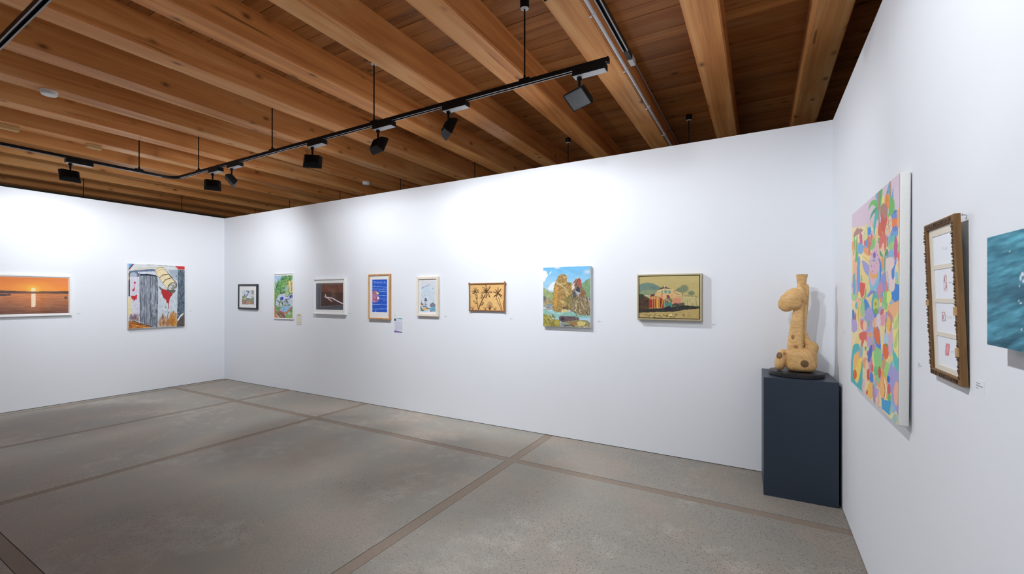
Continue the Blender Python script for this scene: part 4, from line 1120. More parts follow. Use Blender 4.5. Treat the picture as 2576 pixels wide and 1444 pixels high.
obj('panel', bbox(-X + .0205, X - .0205, .0205, h - .0205, 0.026, 0.047), M['shadowbox'], r)
surface(r, -X + .0205, X - .0205, .0205, h - .0205, 0.0476, 150, 110, p_gold, (192, 174, 114), 'goldprint', 'printed_panel')

# ------------------------------------------------------------------ artworks on the right wall
def p_fiesta(P):
    C1, C2, C3 = (2140, 420, 6.567), (2140, 620, 6.567), (2140, 830, 6.013)
    r0 = random.Random(12)
    P.set(2140, 420, 6.567)
    pal = [(246, 196, 156), (186, 176, 222), (240, 218, 150), (236, 196, 206), (182, 214, 160), (248, 214, 180), (150, 196, 220), (242, 170, 130), (226, 206, 190), (160, 200, 190)]
    for k_ in range(170):
        P.ell(r0.uniform(20, 840), r0.uniform(1050, 4200), r0.uniform(24, 60), r0.uniform(70, 170), r0.choice(pal), rot=r0.uniform(-0.4, 0.4))
    def pl(q, c, **k): P.poly(q, c, curve=k.pop('curve', 1), **k)
    P.set(*C1)
    pl([(-40, 700), (900, -20), (900, 700), (760, 690), (700, 730), (650, 1150), (450, 1010), (300, 970), (-40, 1010)], (224, 204, 220), curve=0)
    pl([(290, 730), (320, 600), (390, 540), (450, 590), (460, 720), (435, 800), (420, 690), (380, 630), (340, 640)], (122, 198, 116))
    pl([(312, 890), (346, 760), (410, 670), (450, 680), (440, 760), (380, 770)], (92, 172, 132)); pl([(375, 980), (398, 800), (440, 690), (472, 690), (464, 830), (424, 910), (398, 1110), (384, 1110)], (102, 192, 182))
    pl([(408, 470), (458, 410), (470, 500), (462, 610), (430, 560)], (122, 186, 208)); pl([(470, 390), (524, 355), (518, 480), (502, 610), (470, 720), (462, 560)], (116, 184, 112)); pl([(456, 420), (480, 408), (472, 600), (478, 900), (460, 900), (454, 600)], (188, 142, 122))
    pl([(508, 620), (518, 500), (545, 470), (564, 520), (564, 630)], (244, 224, 142)); pl([(578, 490), (598, 400), (635, 255), (660, 330), (654, 490), (620, 440)], (122, 178, 208)); pl([(585, 480), (600, 400), (612, 400), (604, 470)], (90, 160, 130))
    P.ell(606, 570, 44, 132, (238, 152, 92)); P.line([(600, 470), (590, 690)], 16, (222, 130, 100), 0.6); pl([(640, 245), (664, 230), (668, 500), (650, 530)], (186, 152, 132)); pl([(668, 570), (690, 400), (700, 350), (708, 430), (696, 550)], (112, 172, 212))
    pl([(616, 870), (636, 620), (655, 470), (694, 520), (718, 560), (726, 700), (690, 840), (650, 800)], (122, 194, 112)); P.ell(547, 745, 66, 144, (186, 142, 128)); pl([(498, 900), (520, 765), (560, 880), (602, 790), (604, 960), (560, 1116), (540, 1126), (500, 970)], (218, 106, 96))
    pl([(466, 1340), (478, 1130), (520, 1105), (584, 1115), (594, 1300), (560, 1390), (540, 1250), (500, 1340)], (228, 128, 118)); pl([(456, 1140), (452, 1000), (475, 910), (502, 950), (524, 1136), (480, 1125)], (224, 118, 88))
    pl([(586, 970), (618, 840), (662, 816), (668, 940), (644, 1110), (600, 1136), (566, 1086)], (236, 208, 172))
    for q in ([(590, 960), (660, 880)], [(600, 1040), (664, 960)], [(620, 850), (640, 1100)]): P.line(q, 7, (190, 130, 100))
    pl([(676, 850), (706, 740), (764, 712), (768, 856)], (118, 152, 218)); pl([(710, 752), (740, 724), (764, 722), (730, 748)], (50, 84, 180)); pl([(680, 858), (768, 842), (768, 985), (684, 1015)], (242, 142, 88), curve=0); pl([(766, 712), (840, 674), (836, 1012), (766, 1004)], (240, 182, 142), curve=0)
    pl([(688, 1012), (772, 975), (778, 1125), (740, 1165), (690, 1155), (640, 1200)], (122, 168, 222)); P.ell(730, 1022, 44, 46, (128, 138, 208)); pl([(628, 1256), (640, 1170), (700, 1130), (744, 1140), (728, 1244), (650, 1264)], (116, 202, 192)); pl([(626, 1350), (640, 1260), (724, 1240), (724, 1356)], (168, 216, 142))
    P.ell(746, 1330, 30, 186, (208, 102, 152)); pl([(40, 1160), (56, 1090), (115, 992), (140, 1030), (155, 1004), (214, 1050), (130, 1114), (52, 1158)], (182, 142, 138), curve=0)
    P.line([(62, 1150), (52, 1460)], 15, (112, 188, 118)); P.line([(106, 1140), (86, 1460)], 15, (112, 188, 118)); pl([(148, 1110), (188, 1120), (192, 1330), (165, 1346), (152, 1260)], (208, 108, 152))
    pl([(112, 1410), (118, 1280), (160, 1250), (210, 1300), (284, 1286), (284, 1356), (200, 1396), (190, 1440)], (126, 178, 228)); pl([(216, 1210), (260, 920), (276, 1160), (270, 1250)], (228, 224, 152)); P.line([(318, 1000), (322, 920), (342, 884), (362, 930), (366, 1000)], 7, (214, 172, 140))
    pl([(284, 1012), (332, 988), (342, 1080), (320, 1124), (284, 1124)], (86, 152, 222), curve=0); pl([(284, 1150), (322, 1138), (328, 1460), (290, 1460)], (228, 132, 102), curve=0); P.ell(356, 1180, 31, 52, (240, 162, 102)); pl([(318, 1390), (340, 1240), (392, 1175), (408, 1230), (392, 1336), (340, 1376)], (142, 208, 126))
    P.ell(236, 1260, 19, 52, (222, 122, 112)); pl([(250, 1220), (286, 1156), (286, 1314), (250, 1294)], (106, 158, 218), curve=0); P.line([(344, 1110), (330, 1300)], 14, (206, 112, 146)); P.line([(612, 1160), (606, 1320)], 14, (110, 160, 100)); P.line([(462, 1180), (456, 1250)], 16, (110, 170, 110))
    P.set(*C2)
    pl([(36, 220), (104, 196), (104, 706), (36, 480)], (246, 192, 152), curve=0); pl([(74, 190), (112, 60), (122, 200), (82, 264)], (112, 188, 118)); pl([(104, 756), (106, 260), (125, 176), (158, 220), (152, 744)], (116, 168, 228)); pl([(74, 640), (100, 556), (116, 762), (100, 806), (80, 722)], (202, 172, 212)); pl([(38, 500), (70, 460), (78, 760), (40, 780)], (120, 180, 196))
    pl([(154, 280), (200, 256), (240, 430), (304, 470), (322, 706), (270, 786), (240, 600), (168, 580)], (240, 220, 152)); pl([(150, 150), (200, 150), (200, 250), (160, 230)], (244, 226, 170)); pl([(204, 80), (302, 168), (302, 322), (204, 232)], (246, 222, 148), curve=0); P.line([(206, 160), (300, 250)], 5, (190, 130, 90)); pl([(204, 82), (214, 26), (264, 16), (302, 160)], (242, 168, 122)); pl([(192, 230), (302, 318), (302, 484), (240, 434), (204, 344)], (166, 168, 222))
    pl([(306, 400), (300, 560), (338, 712), (430, 712), (476, 600), (498, 420), (478, 240), (380, 300)], (142, 202, 232)); pl([(314, 220), (356, 60), (400, 24), (452, 80), (474, 250), (454, 450), (404, 606), (360, 646), (318, 560), (306, 360)], (230, 192, 214)); pl([(452, 186), (492, 240), (508, 340), (498, 520), (474, 606), (482, 400), (476, 280)], (82, 142, 218)); pl([(312, 376), (350, 450), (400, 462), (448, 428), (444, 504), (380, 534), (328, 504)], (245, 182, 112))
    P.ell(392, 145, 22, 52, (132, 112, 182)); P.ell(384, 232, 30, 18, (120, 180, 190))
    for q in ((350, 130), (420, 90), (330, 240), (345, 320), (390, 330), (430, 270), (360, 410), (440, 140)): P.ell(q[0], q[1], 6, 18, (198, 122, 140))
    P.ell(530, 270, 26, 106, (242, 168, 112)); P.line([(566, 150), (560, 450)], 17, (112, 178, 152)); pl([(478, 56), (534, 160), (510, 170), (478, 122)], (86, 172, 122)); pl([(558, 136), (590, 44), (614, 60), (592, 156)], (86, 172, 122)); P.ell(670, 130, 47, 84, (136, 192, 232)); pl([(714, -20), (778, -20), (774, 160), (732, 236), (716, 150)], (208, 102, 152), curve=0); P.ell(798, 160, 23, 94, (240, 128, 108)); P.line([(612, 60), (612, 190)], 12, (90, 140, 210))
    pl([(576, 260), (600, 190), (704, 190), (724, 330), (740, 560), (724, 684), (670, 758), (622, 664), (596, 500)], (240, 220, 218)); pl([(738, 250), (756, 232), (730, 350), (724, 480), (700, 556), (678, 500), (672, 400), (712, 330)], (76, 148, 218)); pl([(734, 612), (808, 634), (812, 862), (740, 934), (678, 862), (672, 756), (722, 722)], (66, 142, 222), curve=0); P.ell(762, 490, 21, 74, (152, 208, 222)); P.line([(604, 420), (630, 680)], 9, (140, 170, 220))
    pl([(430, 706), (500, 520), (540, 444), (584, 452), (590, 746), (540, 766), (500, 700), (470, 796), (438, 796)], (152, 162, 218)); pl([(432, 766), (458, 650), (502, 590), (534, 700), (534, 846), (468, 866)], (218, 152, 182)); pl([(586, 746), (588, 550), (624, 700), (618, 750)], (238, 142, 132)); pl([(496, 800), (540, 740), (520, 860)], (110, 180, 200))
    pl([(152, 588), (240, 608), (244, 720), (216, 856), (180, 866), (152, 764)], (230, 102, 88), curve=0); P.line([(242, 690), (232, 800), (184, 876), (152, 850)], 14, (240, 236, 190)); P.line([(250, 700), (240, 812), (186, 896), (150, 866)], 14, (110, 176, 104)); P.line([(180, 480), (186, 570)], 12, (110, 180, 110))
    P.ell(628, 830, 46, 94, (242, 237, 132)); pl([(516, 990), (560, 736), (594, 760), (594, 900), (616, 984), (580, 1060), (550, 940), (520, 1008)], (142, 212, 132)); pl([(266, 876), (290, 780), (350, 726), (446, 756), (370, 794), (320, 856)], (132, 152, 218)); pl([(236, 866), (300, 830), (366, 774), (352, 900), (320, 1018), (300, 940)], (242, 217, 168))
    P.ell(405, 950, 62, 190, (112, 192, 182)); pl([(360, 870), (350, 1050), (390, 1190), (436, 1120), (372, 1050)], (92, 152, 218)); P.ell(416, 975, 44, 124, (204, 222, 112)); P.ell(420, 1070, 36, 50, (130, 180, 90)); P.ell(412, 950, 15, 38, (204, 152, 92)); pl([(216, 900), (250, 864), (314, 980), (304, 1060), (265, 1102), (232, 1044)], (86, 148, 218)); P.ell(195, 1030, 36, 136, (162, 212, 152)); pl([(484, 860), (520, 850), (510, 930), (488, 920)], (244, 160, 70))
    pl([(236, 1090), (310, 996), (358, 1060), (392, 1190), (344, 1330), (334, 1470), (278, 1470), (238, 1230)], (177, 168, 218)); P.line([(300, 1220), (296, 1310)], 16, (110, 190, 150)); pl([(356, 1300), (390, 1176), (426, 1220), (424, 1350)], (246, 192, 152)); P.ell(522, 1190, 46, 126, (238, 168, 182)); pl([(488, 1126), (508, 1034), (546, 1046), (524, 1116)], (212, 112, 112)); pl([(426, 1310), (428, 1180), (480, 1106), (494, 1260), (472, 1346)], (234, 218, 228)); pl([(466, 1320), (562, 1308), (542, 1470), (490, 1470)], (246, 230, 172), curve=0)
    pl([(596, 1110), (650, 1004), (684, 1120), (684, 1280), (652, 1460), (640, 1300), (652, 1200)], (218, 148, 132)); pl([(582, 1250), (600, 1134), (664, 1260), (632, 1430), (578, 1310)], (246, 197, 92), curve=0); P.line([(570, 1470), (588, 1090)], 15, (102, 142, 212)); pl([(598, 1006), (700, 940), (820, 890), (820, 960), (724, 1206), (680, 1130)], (248, 192, 142)); pl([(706, 1470), (718, 1200), (830, 1000), (830, 1470)], (240, 232, 152), curve=0); pl([(720, 1310), (780, 1110), (804, 1110), (742, 1470), (712, 1470)], (192, 217, 142))
    pl([(30, 1044), (62, 1080), (62, 1216), (30, 1206)], (76, 132, 202)); pl([(62, 1206), (86, 1064), (92, 1226)], (238, 102, 82)); pl([(98, 1014), (158, 974), (158, 1246), (108, 1236)], (245, 212, 112), curve=0); P.line([(128, 1000), (130, 1230)], 7, (196, 170, 96)); pl([(26, 1220), (96, 1230), (104, 1386), (26, 1410)], (187, 172, 218)); P.ell(95, 980, 23, 62, (122, 192, 198)); P.ell(140, 780, 18, 40, (246, 226, 120)); pl([(162, 1240), (202, 1226), (204, 1366), (168, 1346)], (238, 128, 112)); P.ell(236, 1310, 36, 84, (249, 207, 177)); P.ell(130, 1330, 22, 80, (240, 214, 160)); pl([(376, 1460), (390, 1330), (450, 1390), (456, 1460)], (236, 122, 76)); P.line([(440, 1330), (462, 1460)], 16, (80, 120, 210))
    P.set(*C3)
    pl([(126, 60), (200, 24), (250, 50), (250, 186), (212, 150), (172, 266), (158, 160), (138, 140)], (228, 112, 98)); pl([(250, 40), (322, 24), (334, 150), (312, 226), (258, 266), (243, 160)], (207, 172, 212)); P.ell(292, 75, 28, 34, (249, 182, 102)); pl([(345, 20), (434, -10), (462, 280), (440, 312), (378, 222), (352, 130)], (86, 142, 218), curve=0); pl([(352, 30), (424, 6), (438, 190), (410, 220), (363, 130)], (238, 122, 72)); pl([(444, -10), (508, -10), (482, 304), (458, 284)], (246, 230, 172), curve=0)
    P.ell(537, 145, 33, 104, (187, 217, 238)); pl([(486, 240), (520, 204), (572, 236), (575, 380), (545, 442), (508, 424), (486, 340)], (242, 118, 62)); pl([(520, 226), (540, 206), (556, 240), (536, 250)], (90, 170, 100)); pl([(572, 80), (642, 10), (642, 300), (580, 390)], (220, 188, 212)); pl([(636, -10), (760, -10), (760, 530), (690, 446), (643, 280)], (242, 230, 142), curve=0); pl([(650, 230), (700, 20), (730, 20), (690, 260)], (196, 218, 132)); pl([(632, 190), (650, 300), (740, 490), (740, 740), (680, 626), (638, 420)], (86, 202, 198))
    pl([(-10, 800), (26, 300), (65, 214), (122, 216), (128, 300), (70, 350), (42, 450), (46, 700), (110, 800), (164, 470), (182, 620), (150, 940)], (92, 188, 192)); pl([(82, 750), (98, 480), (150, 414), (168, 414), (152, 600), (110, 770)], (246, 222, 98)); pl([(36, 450), (60, 384), (112, 324), (124, 420), (70, 610), (48, 598)], (249, 192, 122)); P.ell(64, 675, 29, 74, (233, 112, 62)); P.line([(150, 280), (176, 430)], 8, (220, 130, 90)); P.ell(226, 280, 14, 34, (110, 176, 120))
    pl([(256, 440), (262, 340), (295, 244), (325, 234), (324, 360), (302, 476), (268, 486)], (82, 122, 208)); P.ell(255, 350, 10, 40, (206, 90, 130)); pl([(316, 490), (330, 330), (358, 380), (372, 530)], (237, 232, 142)); pl([(345, 380), (370, 284), (420, 274), (464, 350), (470, 560), (434, 726), (420, 812), (378, 706), (346, 640), (360, 520)], (152, 217, 142)); P.ell(385, 620, 34, 70, (126, 200, 126)); pl([(272, 650), (290, 480), (310, 414), (334, 520), (312, 646)], (207, 152, 192)); P.ell(345, 260, 24, 60, (200, 150, 170))
    P.ell(265, 680, 20, 94, (218, 87, 82)); P.ell(328, 580, 19, 62, (228, 112, 92)); P.ell(437, 640, 21, 94, (218, 92, 82)); P.ell(315, 730, 31, 88, (87, 142, 212)); P.ell(545, 610, 54, 134, (167, 222, 142)); pl([(476, 440), (534, 446), (502, 606), (478, 630)], (217, 167, 122)); pl([(462, 710), (480, 596), (508, 640), (504, 750)], (247, 172, 72)); P.line([(486, 360), (482, 450)], 22, (170, 150, 210))
    pl([(540, 756), (590, 560), (632, 540), (740, 720), (740, 1310), (640, 1090), (598, 900), (556, 826)], (172, 167, 222)); P.ell(570, 745, 26, 54, (62, 127, 212)); P.ell(692, 960, 42, 186, (246, 187, 162)); P.ell(300, 920, 44, 134, (249, 197, 102)); pl([(332, 820), (362, 880), (378, 1110), (338, 1060)], (182, 152, 198)); pl([(456, 1010), (450, 800), (480, 714), (546, 734), (556, 1000), (510, 1068)], (249, 192, 122)); P.line([(506, 756), (532, 850), (538, 920), (516, 1068)], 15, (246, 237, 217)); P.line([(490, 756), (514, 870), (520, 930), (498, 1060)], 6, (150, 90, 60)); P.ell(578, 910, 26, 94, (218, 107, 112)); P.ell(580, 1030, 26, 62, (112, 192, 122))
    pl([(462, 1016), (520, 1060), (612, 1078), (584, 1290), (474, 1190)], (77, 167, 218), curve=0); pl([(398, 1120), (420, 890), (434, 890), (434, 1150)], (237, 192, 177)); pl([(232, 956), (250, 896), (260, 950), (246, 982)], (220, 90, 80))
    P.set(*C1); P.mottle(0.025, 10, 10, 5)
canvas('canvas_painting', 'large bright still life canvas of fruit, cake and flowers behind the plinth', 'right', 3.305, 2.268, 1.032, 2.043, 0.034, p_fiesta, 150, 330, lean=-0.006, off=0.010, bg=(243, 224, 178))

# gilt frame with four small cards, leaning out at the top
r, w = on_wall('framed_cards', 'right', 1.992, 1.730, 1.288, lean=0.034, off=0.003)
tag(r, 'tall ornate bronze frame holding four small printed cards, tilted from the wall', 'picture')
h = 0.502; X = w/2; D = 0.016
obj('backing', bbox(-X + .012, X - .012, .012, h - .012, 0.0, 0.006), M['creammat'], r)
obj('frame', frame_mesh(w, h, 0.022, 0.0, D, 0.006, 0.003), M['ornate_side'], r)
rr_ = random.Random(2)
def carve(x0, y0, x1, y1, n, name='carved_moulding'):
    bm = bmesh.new()
    dx, dy = x1 - x0, y1 - y0; Lh = math.hypot(dx, dy); tx, ty = dx/Lh, dy/Lh; nx_, ny_ = -ty, tx
    for k in range(n):
        t = (k + 0.5)/n; cx, cy = x0 + dx*t, y0 + dy*t
        hl = Lh/n*rr_.uniform(0.35, 0.62); hw = 0.0085*rr_.uniform(0.6, 1.0); sk = 0.004*(1 if k % 2 else -1)
        P4 = [(-hl, -hw), (hl*.6, -hw), (hl, hw), (-hl*.6, hw)]
        b_ = [bm.verts.new((cx + tx*a + nx_*(b), cy + ty*a + ny_*(b), D - 0.002)) for a, b in P4]
        zt = D + rr_.uniform(0.0012, 0.0046)
        t_ = [bm.verts.new((cx + tx*(a*.55 + sk*.3) + nx_*(b*.6), cy + ty*(a*.55 + sk*.3) + ny_*(b*.6), zt)) for a, b in P4]
        bm.faces.new(t_)
        for j in range(4): bm.faces.new((b_[j], b_[(j+1) % 4], t_[(j+1) % 4], t_[j]))
    bmesh.ops.recalc_face_normals(bm, faces=bm.faces[:])
    return obj(name, bm, M['ornate'], r)
m_ = 0.0115
carve(-X + m_, .02, -X + m_, h - .02, 46); carve(X - m_, .02, X - m_, h - .02, 46); carve(-X + .02, m_, X - .02, m_, 24); carve(-X + .02, h - m_, X - .02, h - m_, 24)
for yy in (0.085, 0.205):
    obj('repair_patch', bbox(X - .021, X - .003, yy, yy + .026, D - .001, D + .004, 0.001, 1), M['rawwood'], r)
obj('repair_patch', bbox(-X + .003, -X + .02, 0.23, 0.25, D - .001, D + .004, 0.001, 1), M['rawwood'], r)
# mat with four windows
ch = 0.094; gap_ = 0.0135; cx0, cx1 = -X + .052, X - .030
tops = [h - 0.046 - k*(ch + gap_) for k in range(4)]
bm = bmesh.new()
box(bm, -X + .02, cx0, .02, h - .02, 0.006, 0.0085); box(bm, cx1, X - .02, .02, h - .02, 0.006, 0.0085)
ys_ = [h - .02]
for t_ in tops: ys_ += [t_, t_ - ch]
ys_ += [.02]
for a, b in zip(ys_[0::2], ys_[1::2]): box(bm, cx0, cx1, b, a, 0.006, 0.0085)
obj('mat', bm, M['creammat'], r)
def card_painter(k):
    def f(P):
        P.set(2340, 560, 3.611)
        g_ = (168, 170, 178); rd = (196, 120, 128)
        if k == 0:
            for x in (110, 124, 140, 150): P.line([(x, 226), (x, 246)], 6, g_, 0.6)
        if k == 1:
            P.line([(124, 478), (146, 474), (152, 616), (130, 622), (124, 478)], 5, rd, 0.8); P.line([(142, 490), (130, 500), (132, 530), (144, 560), (144, 592), (132, 604)], 7, (150, 96, 104), 0.8)
            for x in (168, 182, 196): P.line([(x, 545), (x + 8, 547)], 8, g_, 0.7)
        if k == 2:
            P.line([(108, 816), (128, 814), (140, 850), (138, 892), (114, 894), (108, 816)], 8, (176, 112, 122), 0.8); P.line([(122, 836), (124, 874)], 8, (190, 130, 140), 0.7)
            for x in (160, 178, 192, 214): P.line([(x, 850), (x + 5, 874)], 5, g_, 0.6)
        if k == 3:
            P.poly([(144, 1100), (178, 1104), (168, 1206), (138, 1204)], (226, 146, 152)); P.line([(144, 1100), (178, 1104), (168, 1206), (138, 1204), (144, 1100)], 5, (206, 110, 120), 0.9); P.line([(160, 1130), (154, 1180)], 6, (236, 190, 194))
            for x in (190, 204): P.line([(x, 1170), (x + 6, 1180)], 6, g_, 0.7)
            P.line([(226, 1160), (228, 1200)], 9, (150, 130, 150), 0.8)
    return f
for k, t_ in enumerate(tops):
    surface(r, cx0, cx1, t_ - ch, t_, 0.0066, 40, 60, card_painter(k), (238, 242, 250), 'print', 'card')
obj('glass', bbox(-X + .019, X - .019, .019, h - .019, 0.0095, 0.0105), M['glass'], r)

def p_sea(P):
    P.set(2480, 560, 4.01)
    P.grad(80, 1260, (74, 142, 164), (60, 120, 142))
    n = fbm((P.x + P.y*0.4)/170, (P.y + P.x*0.28)/62, 5, 4); P.c += ((n - 0.5)*150)[:, None]*np.array((0.55, 0.8, 0.85))
    n2 = fbm(P.x/90, (P.y + P.x*0.3)/22, 9, 3); P.c += ((n2 - 0.5)*44)[:, None]
    P.ell(330, 680, 190, 150, (58, 100, 124), soft=1.0, a=0.7); P.ell(110, 800, 120, 90, (66, 104, 128), soft=1.0, a=0.6)
    for q in ((240, 288, 12, 8), (370, 520, 24, 30), (350, 560, 14, 40), (382, 590, 20, 26), (340, 640, 8, 12), (332, 786, 12, 10), (352, 812, 16, 12), (360, 1080, 12, 12), (222, 212, 8, 6)): P.ell(*q, (226, 230, 240), soft=0.6)
    P.ell(560, 560, 110, 60, (214, 222, 234), soft=0.6, a=0.8); P.ell(700, 800, 120, 40, (190, 208, 222), soft=0.8, a=0.6)
    P.c = np.clip(P.c, 0, 255)
canvas('canvas_painting', 'teal sea painting on canvas at the right picture edge', 'right', 1.499, 1.10, 1.431, 1.693, 0.034, p_sea, 110, 110, edge='seaside', rnd=0.006, inset=0.001, off=0.006, bg=(70, 136, 158))

# ------------------------------------------------------------------ plinth and carved sculpture
r = empty('plinth', (0.258, 4.166, 0.0), (0, 0, 0.0253))
tag(r, 'tall charcoal blue display plinth in the corner under the wooden sculpture', 'plinth')
PH = 0.918
obj('box', bbox(-0.238, 0.238, -0.236, 0.238, 0.0, PH - 0.001, 0.0015, 1), M['pedestal'], r)

def sculpt_wood():
    m, nt, N, L, P = newmat('carved_pine')
    tc = N.new('ShaderNodeTexCoord')
    mp = N.new('ShaderNodeMapping'); mp.inputs['Rotation'].default_value = (0.5, 0.25, 0.1); mp.inputs['Scale'].default_value = (1, 1, 0.8)
    L.new(tc.outputs['Object'], mp.inputs['Vector'])
    wv = N.new('ShaderNodeTexWave'); wv.wave_type = 'RINGS'; wv.rings_direction = 'Y'
    wv.inputs['Scale'].default_value = 13; wv.inputs['Distortion'].default_value = 9.0; wv.inputs['Detail'].default_value = 2; wv.inputs['Detail Scale'].default_value = 1.6
    L.new(mp.outputs[0], wv.inputs['Vector'])
    nz = N.new('ShaderNodeTexNoise'); nz.inputs['Scale'].default_value = 7; nz.inputs['Detail'].default_value = 5
    L.new(tc.outputs['Object'], nz.inputs['Vector'])
    r1 = ramp(N, [(0.0, rgb(204, 160, 104)), (0.12, rgb(212, 171, 114)), (1.0, rgb(218, 180, 124))])
    L.new(wv.outputs['Fac'], r1.inputs[0])
    r2 = ramp(N, [(0.3, (0.82, 0.76, 0.68, 1)), (0.7, (1.08, 1.06, 1.02, 1))]); L.new(nz.outputs['Fac'], r2.inputs[0])
    mx = N.new('ShaderNodeMix'); mx.data_type = 'RGBA'; mx.blend_type = 'MULTIPLY'; mx.inputs[0].default_value = 1
    L.new(r1.outputs[0], mx.inputs[6]); L.new(r2.outputs[0], mx.inputs[7]); L.new(mx.outputs[2], P.inputs['Base Color'])
    P.inputs['Roughness'].default_value = 0.5
    bp = N.new('ShaderNodeBump'); bp.inputs['Strength'].default_value = 0.05; bp.inputs['Distance'].default_value = 0.002
    L.new(wv.outputs['Fac'], bp.inputs['Height']); L.new(bp.outputs['Normal'], P.inputs['Normal'])
    return m
M['carved'] = sculpt_wood()
ROOTZ = PH
sc = empty('wooden_sculpture', (0.252, 4.150, ROOTZ), (0, 0, -0.06))
tag(sc, 'abstract carved pine sculpture with lobed head and cup top on a black disc', 'sculpture')
DT = 0.034
bm = bmesh.new(); lathe(bm, [(0.184, 0.0), (0.188, 0.004), (0.188, DT - 0.004), (0.184, DT)], 56)
smooth(obj('base_disc', bm, M['disc'], sc), 30)
def sx_(x): return (x - 509)*0.000535
def sz_(y): return DT + (1300 - y)*0.000638
def blob(bm, c, r3, rot=0.0, p=2.0, n=20, yaw=0.0):
    """superellipsoid, rot turns it in the x-z plane"""
    vs_ = []
    Rm = Matrix.Rotation(-rot, 3, 'Y') @ Matrix.Rotation(yaw, 3, 'Z')
    def sp(v, e): return math.copysign(abs(v)**e, v)
    e = 2.0/p
    rows = []
    for i in range(n + 1):
        th = -PI/2 + PI*i/n
        row = []
        for k in range(2*n):
            ph = 2*PI*k/(2*n)
            v = Vector((r3[0]*sp(math.cos(th), e)*sp(math.cos(ph), e), r3[1]*sp(math.cos(th), e)*sp(math.sin(ph), e), r3[2]*sp(math.sin(th), e)))
            row.append(bm.verts.new(Vector(c) + Rm @ v))
        rows.append(row)
    for i in range(n):
        for k in range(2*n):
            bm.faces.new((rows[i][k], rows[i][(k+1) % (2*n)], rows[i+1][(k+1) % (2*n)], rows[i+1][k]))
bm = bmesh.new()
# barrel base, shoulder, small lobe
blob(bm, (sx_(566), -0.004, sz_(1152)), (0.109, 0.106, 0.094), 0.03, 3.6)
blob(bm, (sx_(668), 0.03, sz_(1050)), (0.054, 0.070, 0.085), -0.5, 2.3)
blob(bm, (sx_(322), -0.045, sz_(1164)), (0.041, 0.058, 0.086), -0.22, 2.4)
# neck: flat-faced column
def column(bm, rows, n=28, p=4.5):
    prev = None
    for (x, y, z, rx, ry) in rows:
        q = []
        for k in range(n):
            a = 2*PI*k/n; e = 2.0/p
            q.append(bm.verts.new((x + rx*math.copysign(abs(math.cos(a))**e, math.cos(a)), y + ry*math.copysign(abs(math.sin(a))**e, math.sin(a)), z)))
        if prev:
            for k in range(n): bm.faces.new((prev[k], prev[(k+1) % n], q[(k+1) % n], q[k]))
        else: bm.faces.new(q[::-1])
        prev = q
    bm.faces.new(prev)
column(bm, [(sx_(493), -0.022, sz_(1060), 0.054, 0.052), (sx_(496), -0.022, sz_(1005), 0.053, 0.052), (sx_(508), -0.018, sz_(830), 0.048, 0.048), (sx_(522), -0.012, sz_(660), 0.041, 0.044),
            (sx_(540), -0.004, sz_(520), 0.034, 0.040), (sx_(570), 0.004, sz_(380), 0.034, 0.038), (sx_(580), 0.008, sz_(230), 0.030, 0.032)])
# rear limb
column(bm, [(sx_(660), 0.035, sz_(960), 0.050, 0.045), (sx_(618), 0.030, sz_(900), 0.034, 0.040), (sx_(600), 0.028, sz_(800), 0.019, 0.036), (sx_(604), 0.028, sz_(640), 0.022, 0.034),
            (sx_(622), 0.022, sz_(480), 0.022, 0.032), (sx_(640), 0.012, sz_(330), 0.018, 0.030), (sx_(645), 0.008, sz_(240), 0.013, 0.026), (sx_(643), 0.008, sz_(216), 0.008, 0.018)], 16, 2.4)
# head lobes
blob(bm, (sx_(442), -0.040, sz_(410)), (0.106, 0.060, 0.068), 0.90, 2.25)
blob(bm, (sx_(414), -0.040, sz_(432)), (0.056, 0.062, 0.066), 0.4, 2.6)
blob(bm, (sx_(470), -0.036, sz_(452)), (0.060, 0.058, 0.050), 0.3, 2.6)
blob(bm, (sx_(580), -0.020, sz_(330)), (0.027, 0.050, 0.080), 0.22, 2.3)
# cup, hollow shown by a shallow recess
column(bm, [(sx_(578), 0.004, sz_(270), 0.029, 0.029), (sx_(578), 0.004, sz_(228), 0.0305, 0.0305), (sx_(580), 0.004, sz_(160), 0.034, 0.034), (sx_(583), 0.004, sz_(96), 0.0405, 0.0405)], 20, 2.6)
bmesh.ops.recalc_face_normals(bm, faces=bm.faces[:])
tmp = obj('tmp_body', bm)
rm = tmp.modifiers.new('r', 'REMESH'); rm.mode = 'VOXEL'; rm.voxel_size = 0.0034
smd = tmp.modifiers.new('s', 'SMOOTH'); smd.iterations = 2; smd.factor = 0.5
dg = bpy.context.evaluated_depsgraph_get()
body_me = bpy.data.meshes.new_from_object(tmp.evaluated_get(dg))
bpy.data.objects.remove(tmp, do_unlink=True)
for vtx in body_me.vertices:                     # flat where it stands on the disc
    if vtx.co.z < DT: vtx.co.z = DT
body_me.materials.clear()
body = obj('carved_body', body_me, M['carved'], sc)
for p_ in body_me.polygons: p_.use_smooth = True
from mathutils.bvhtree import BVHTree
bvh = BVHTree.FromPolygons([v.co.copy() for v in body_me.vertices], [tuple(p_.vertices) for p_ in body_me.polygons])
M['redknot'] = simple('red_brown_knot', rgb(162, 110, 70)[:3], 0.6, noise=0.3, scale=90)
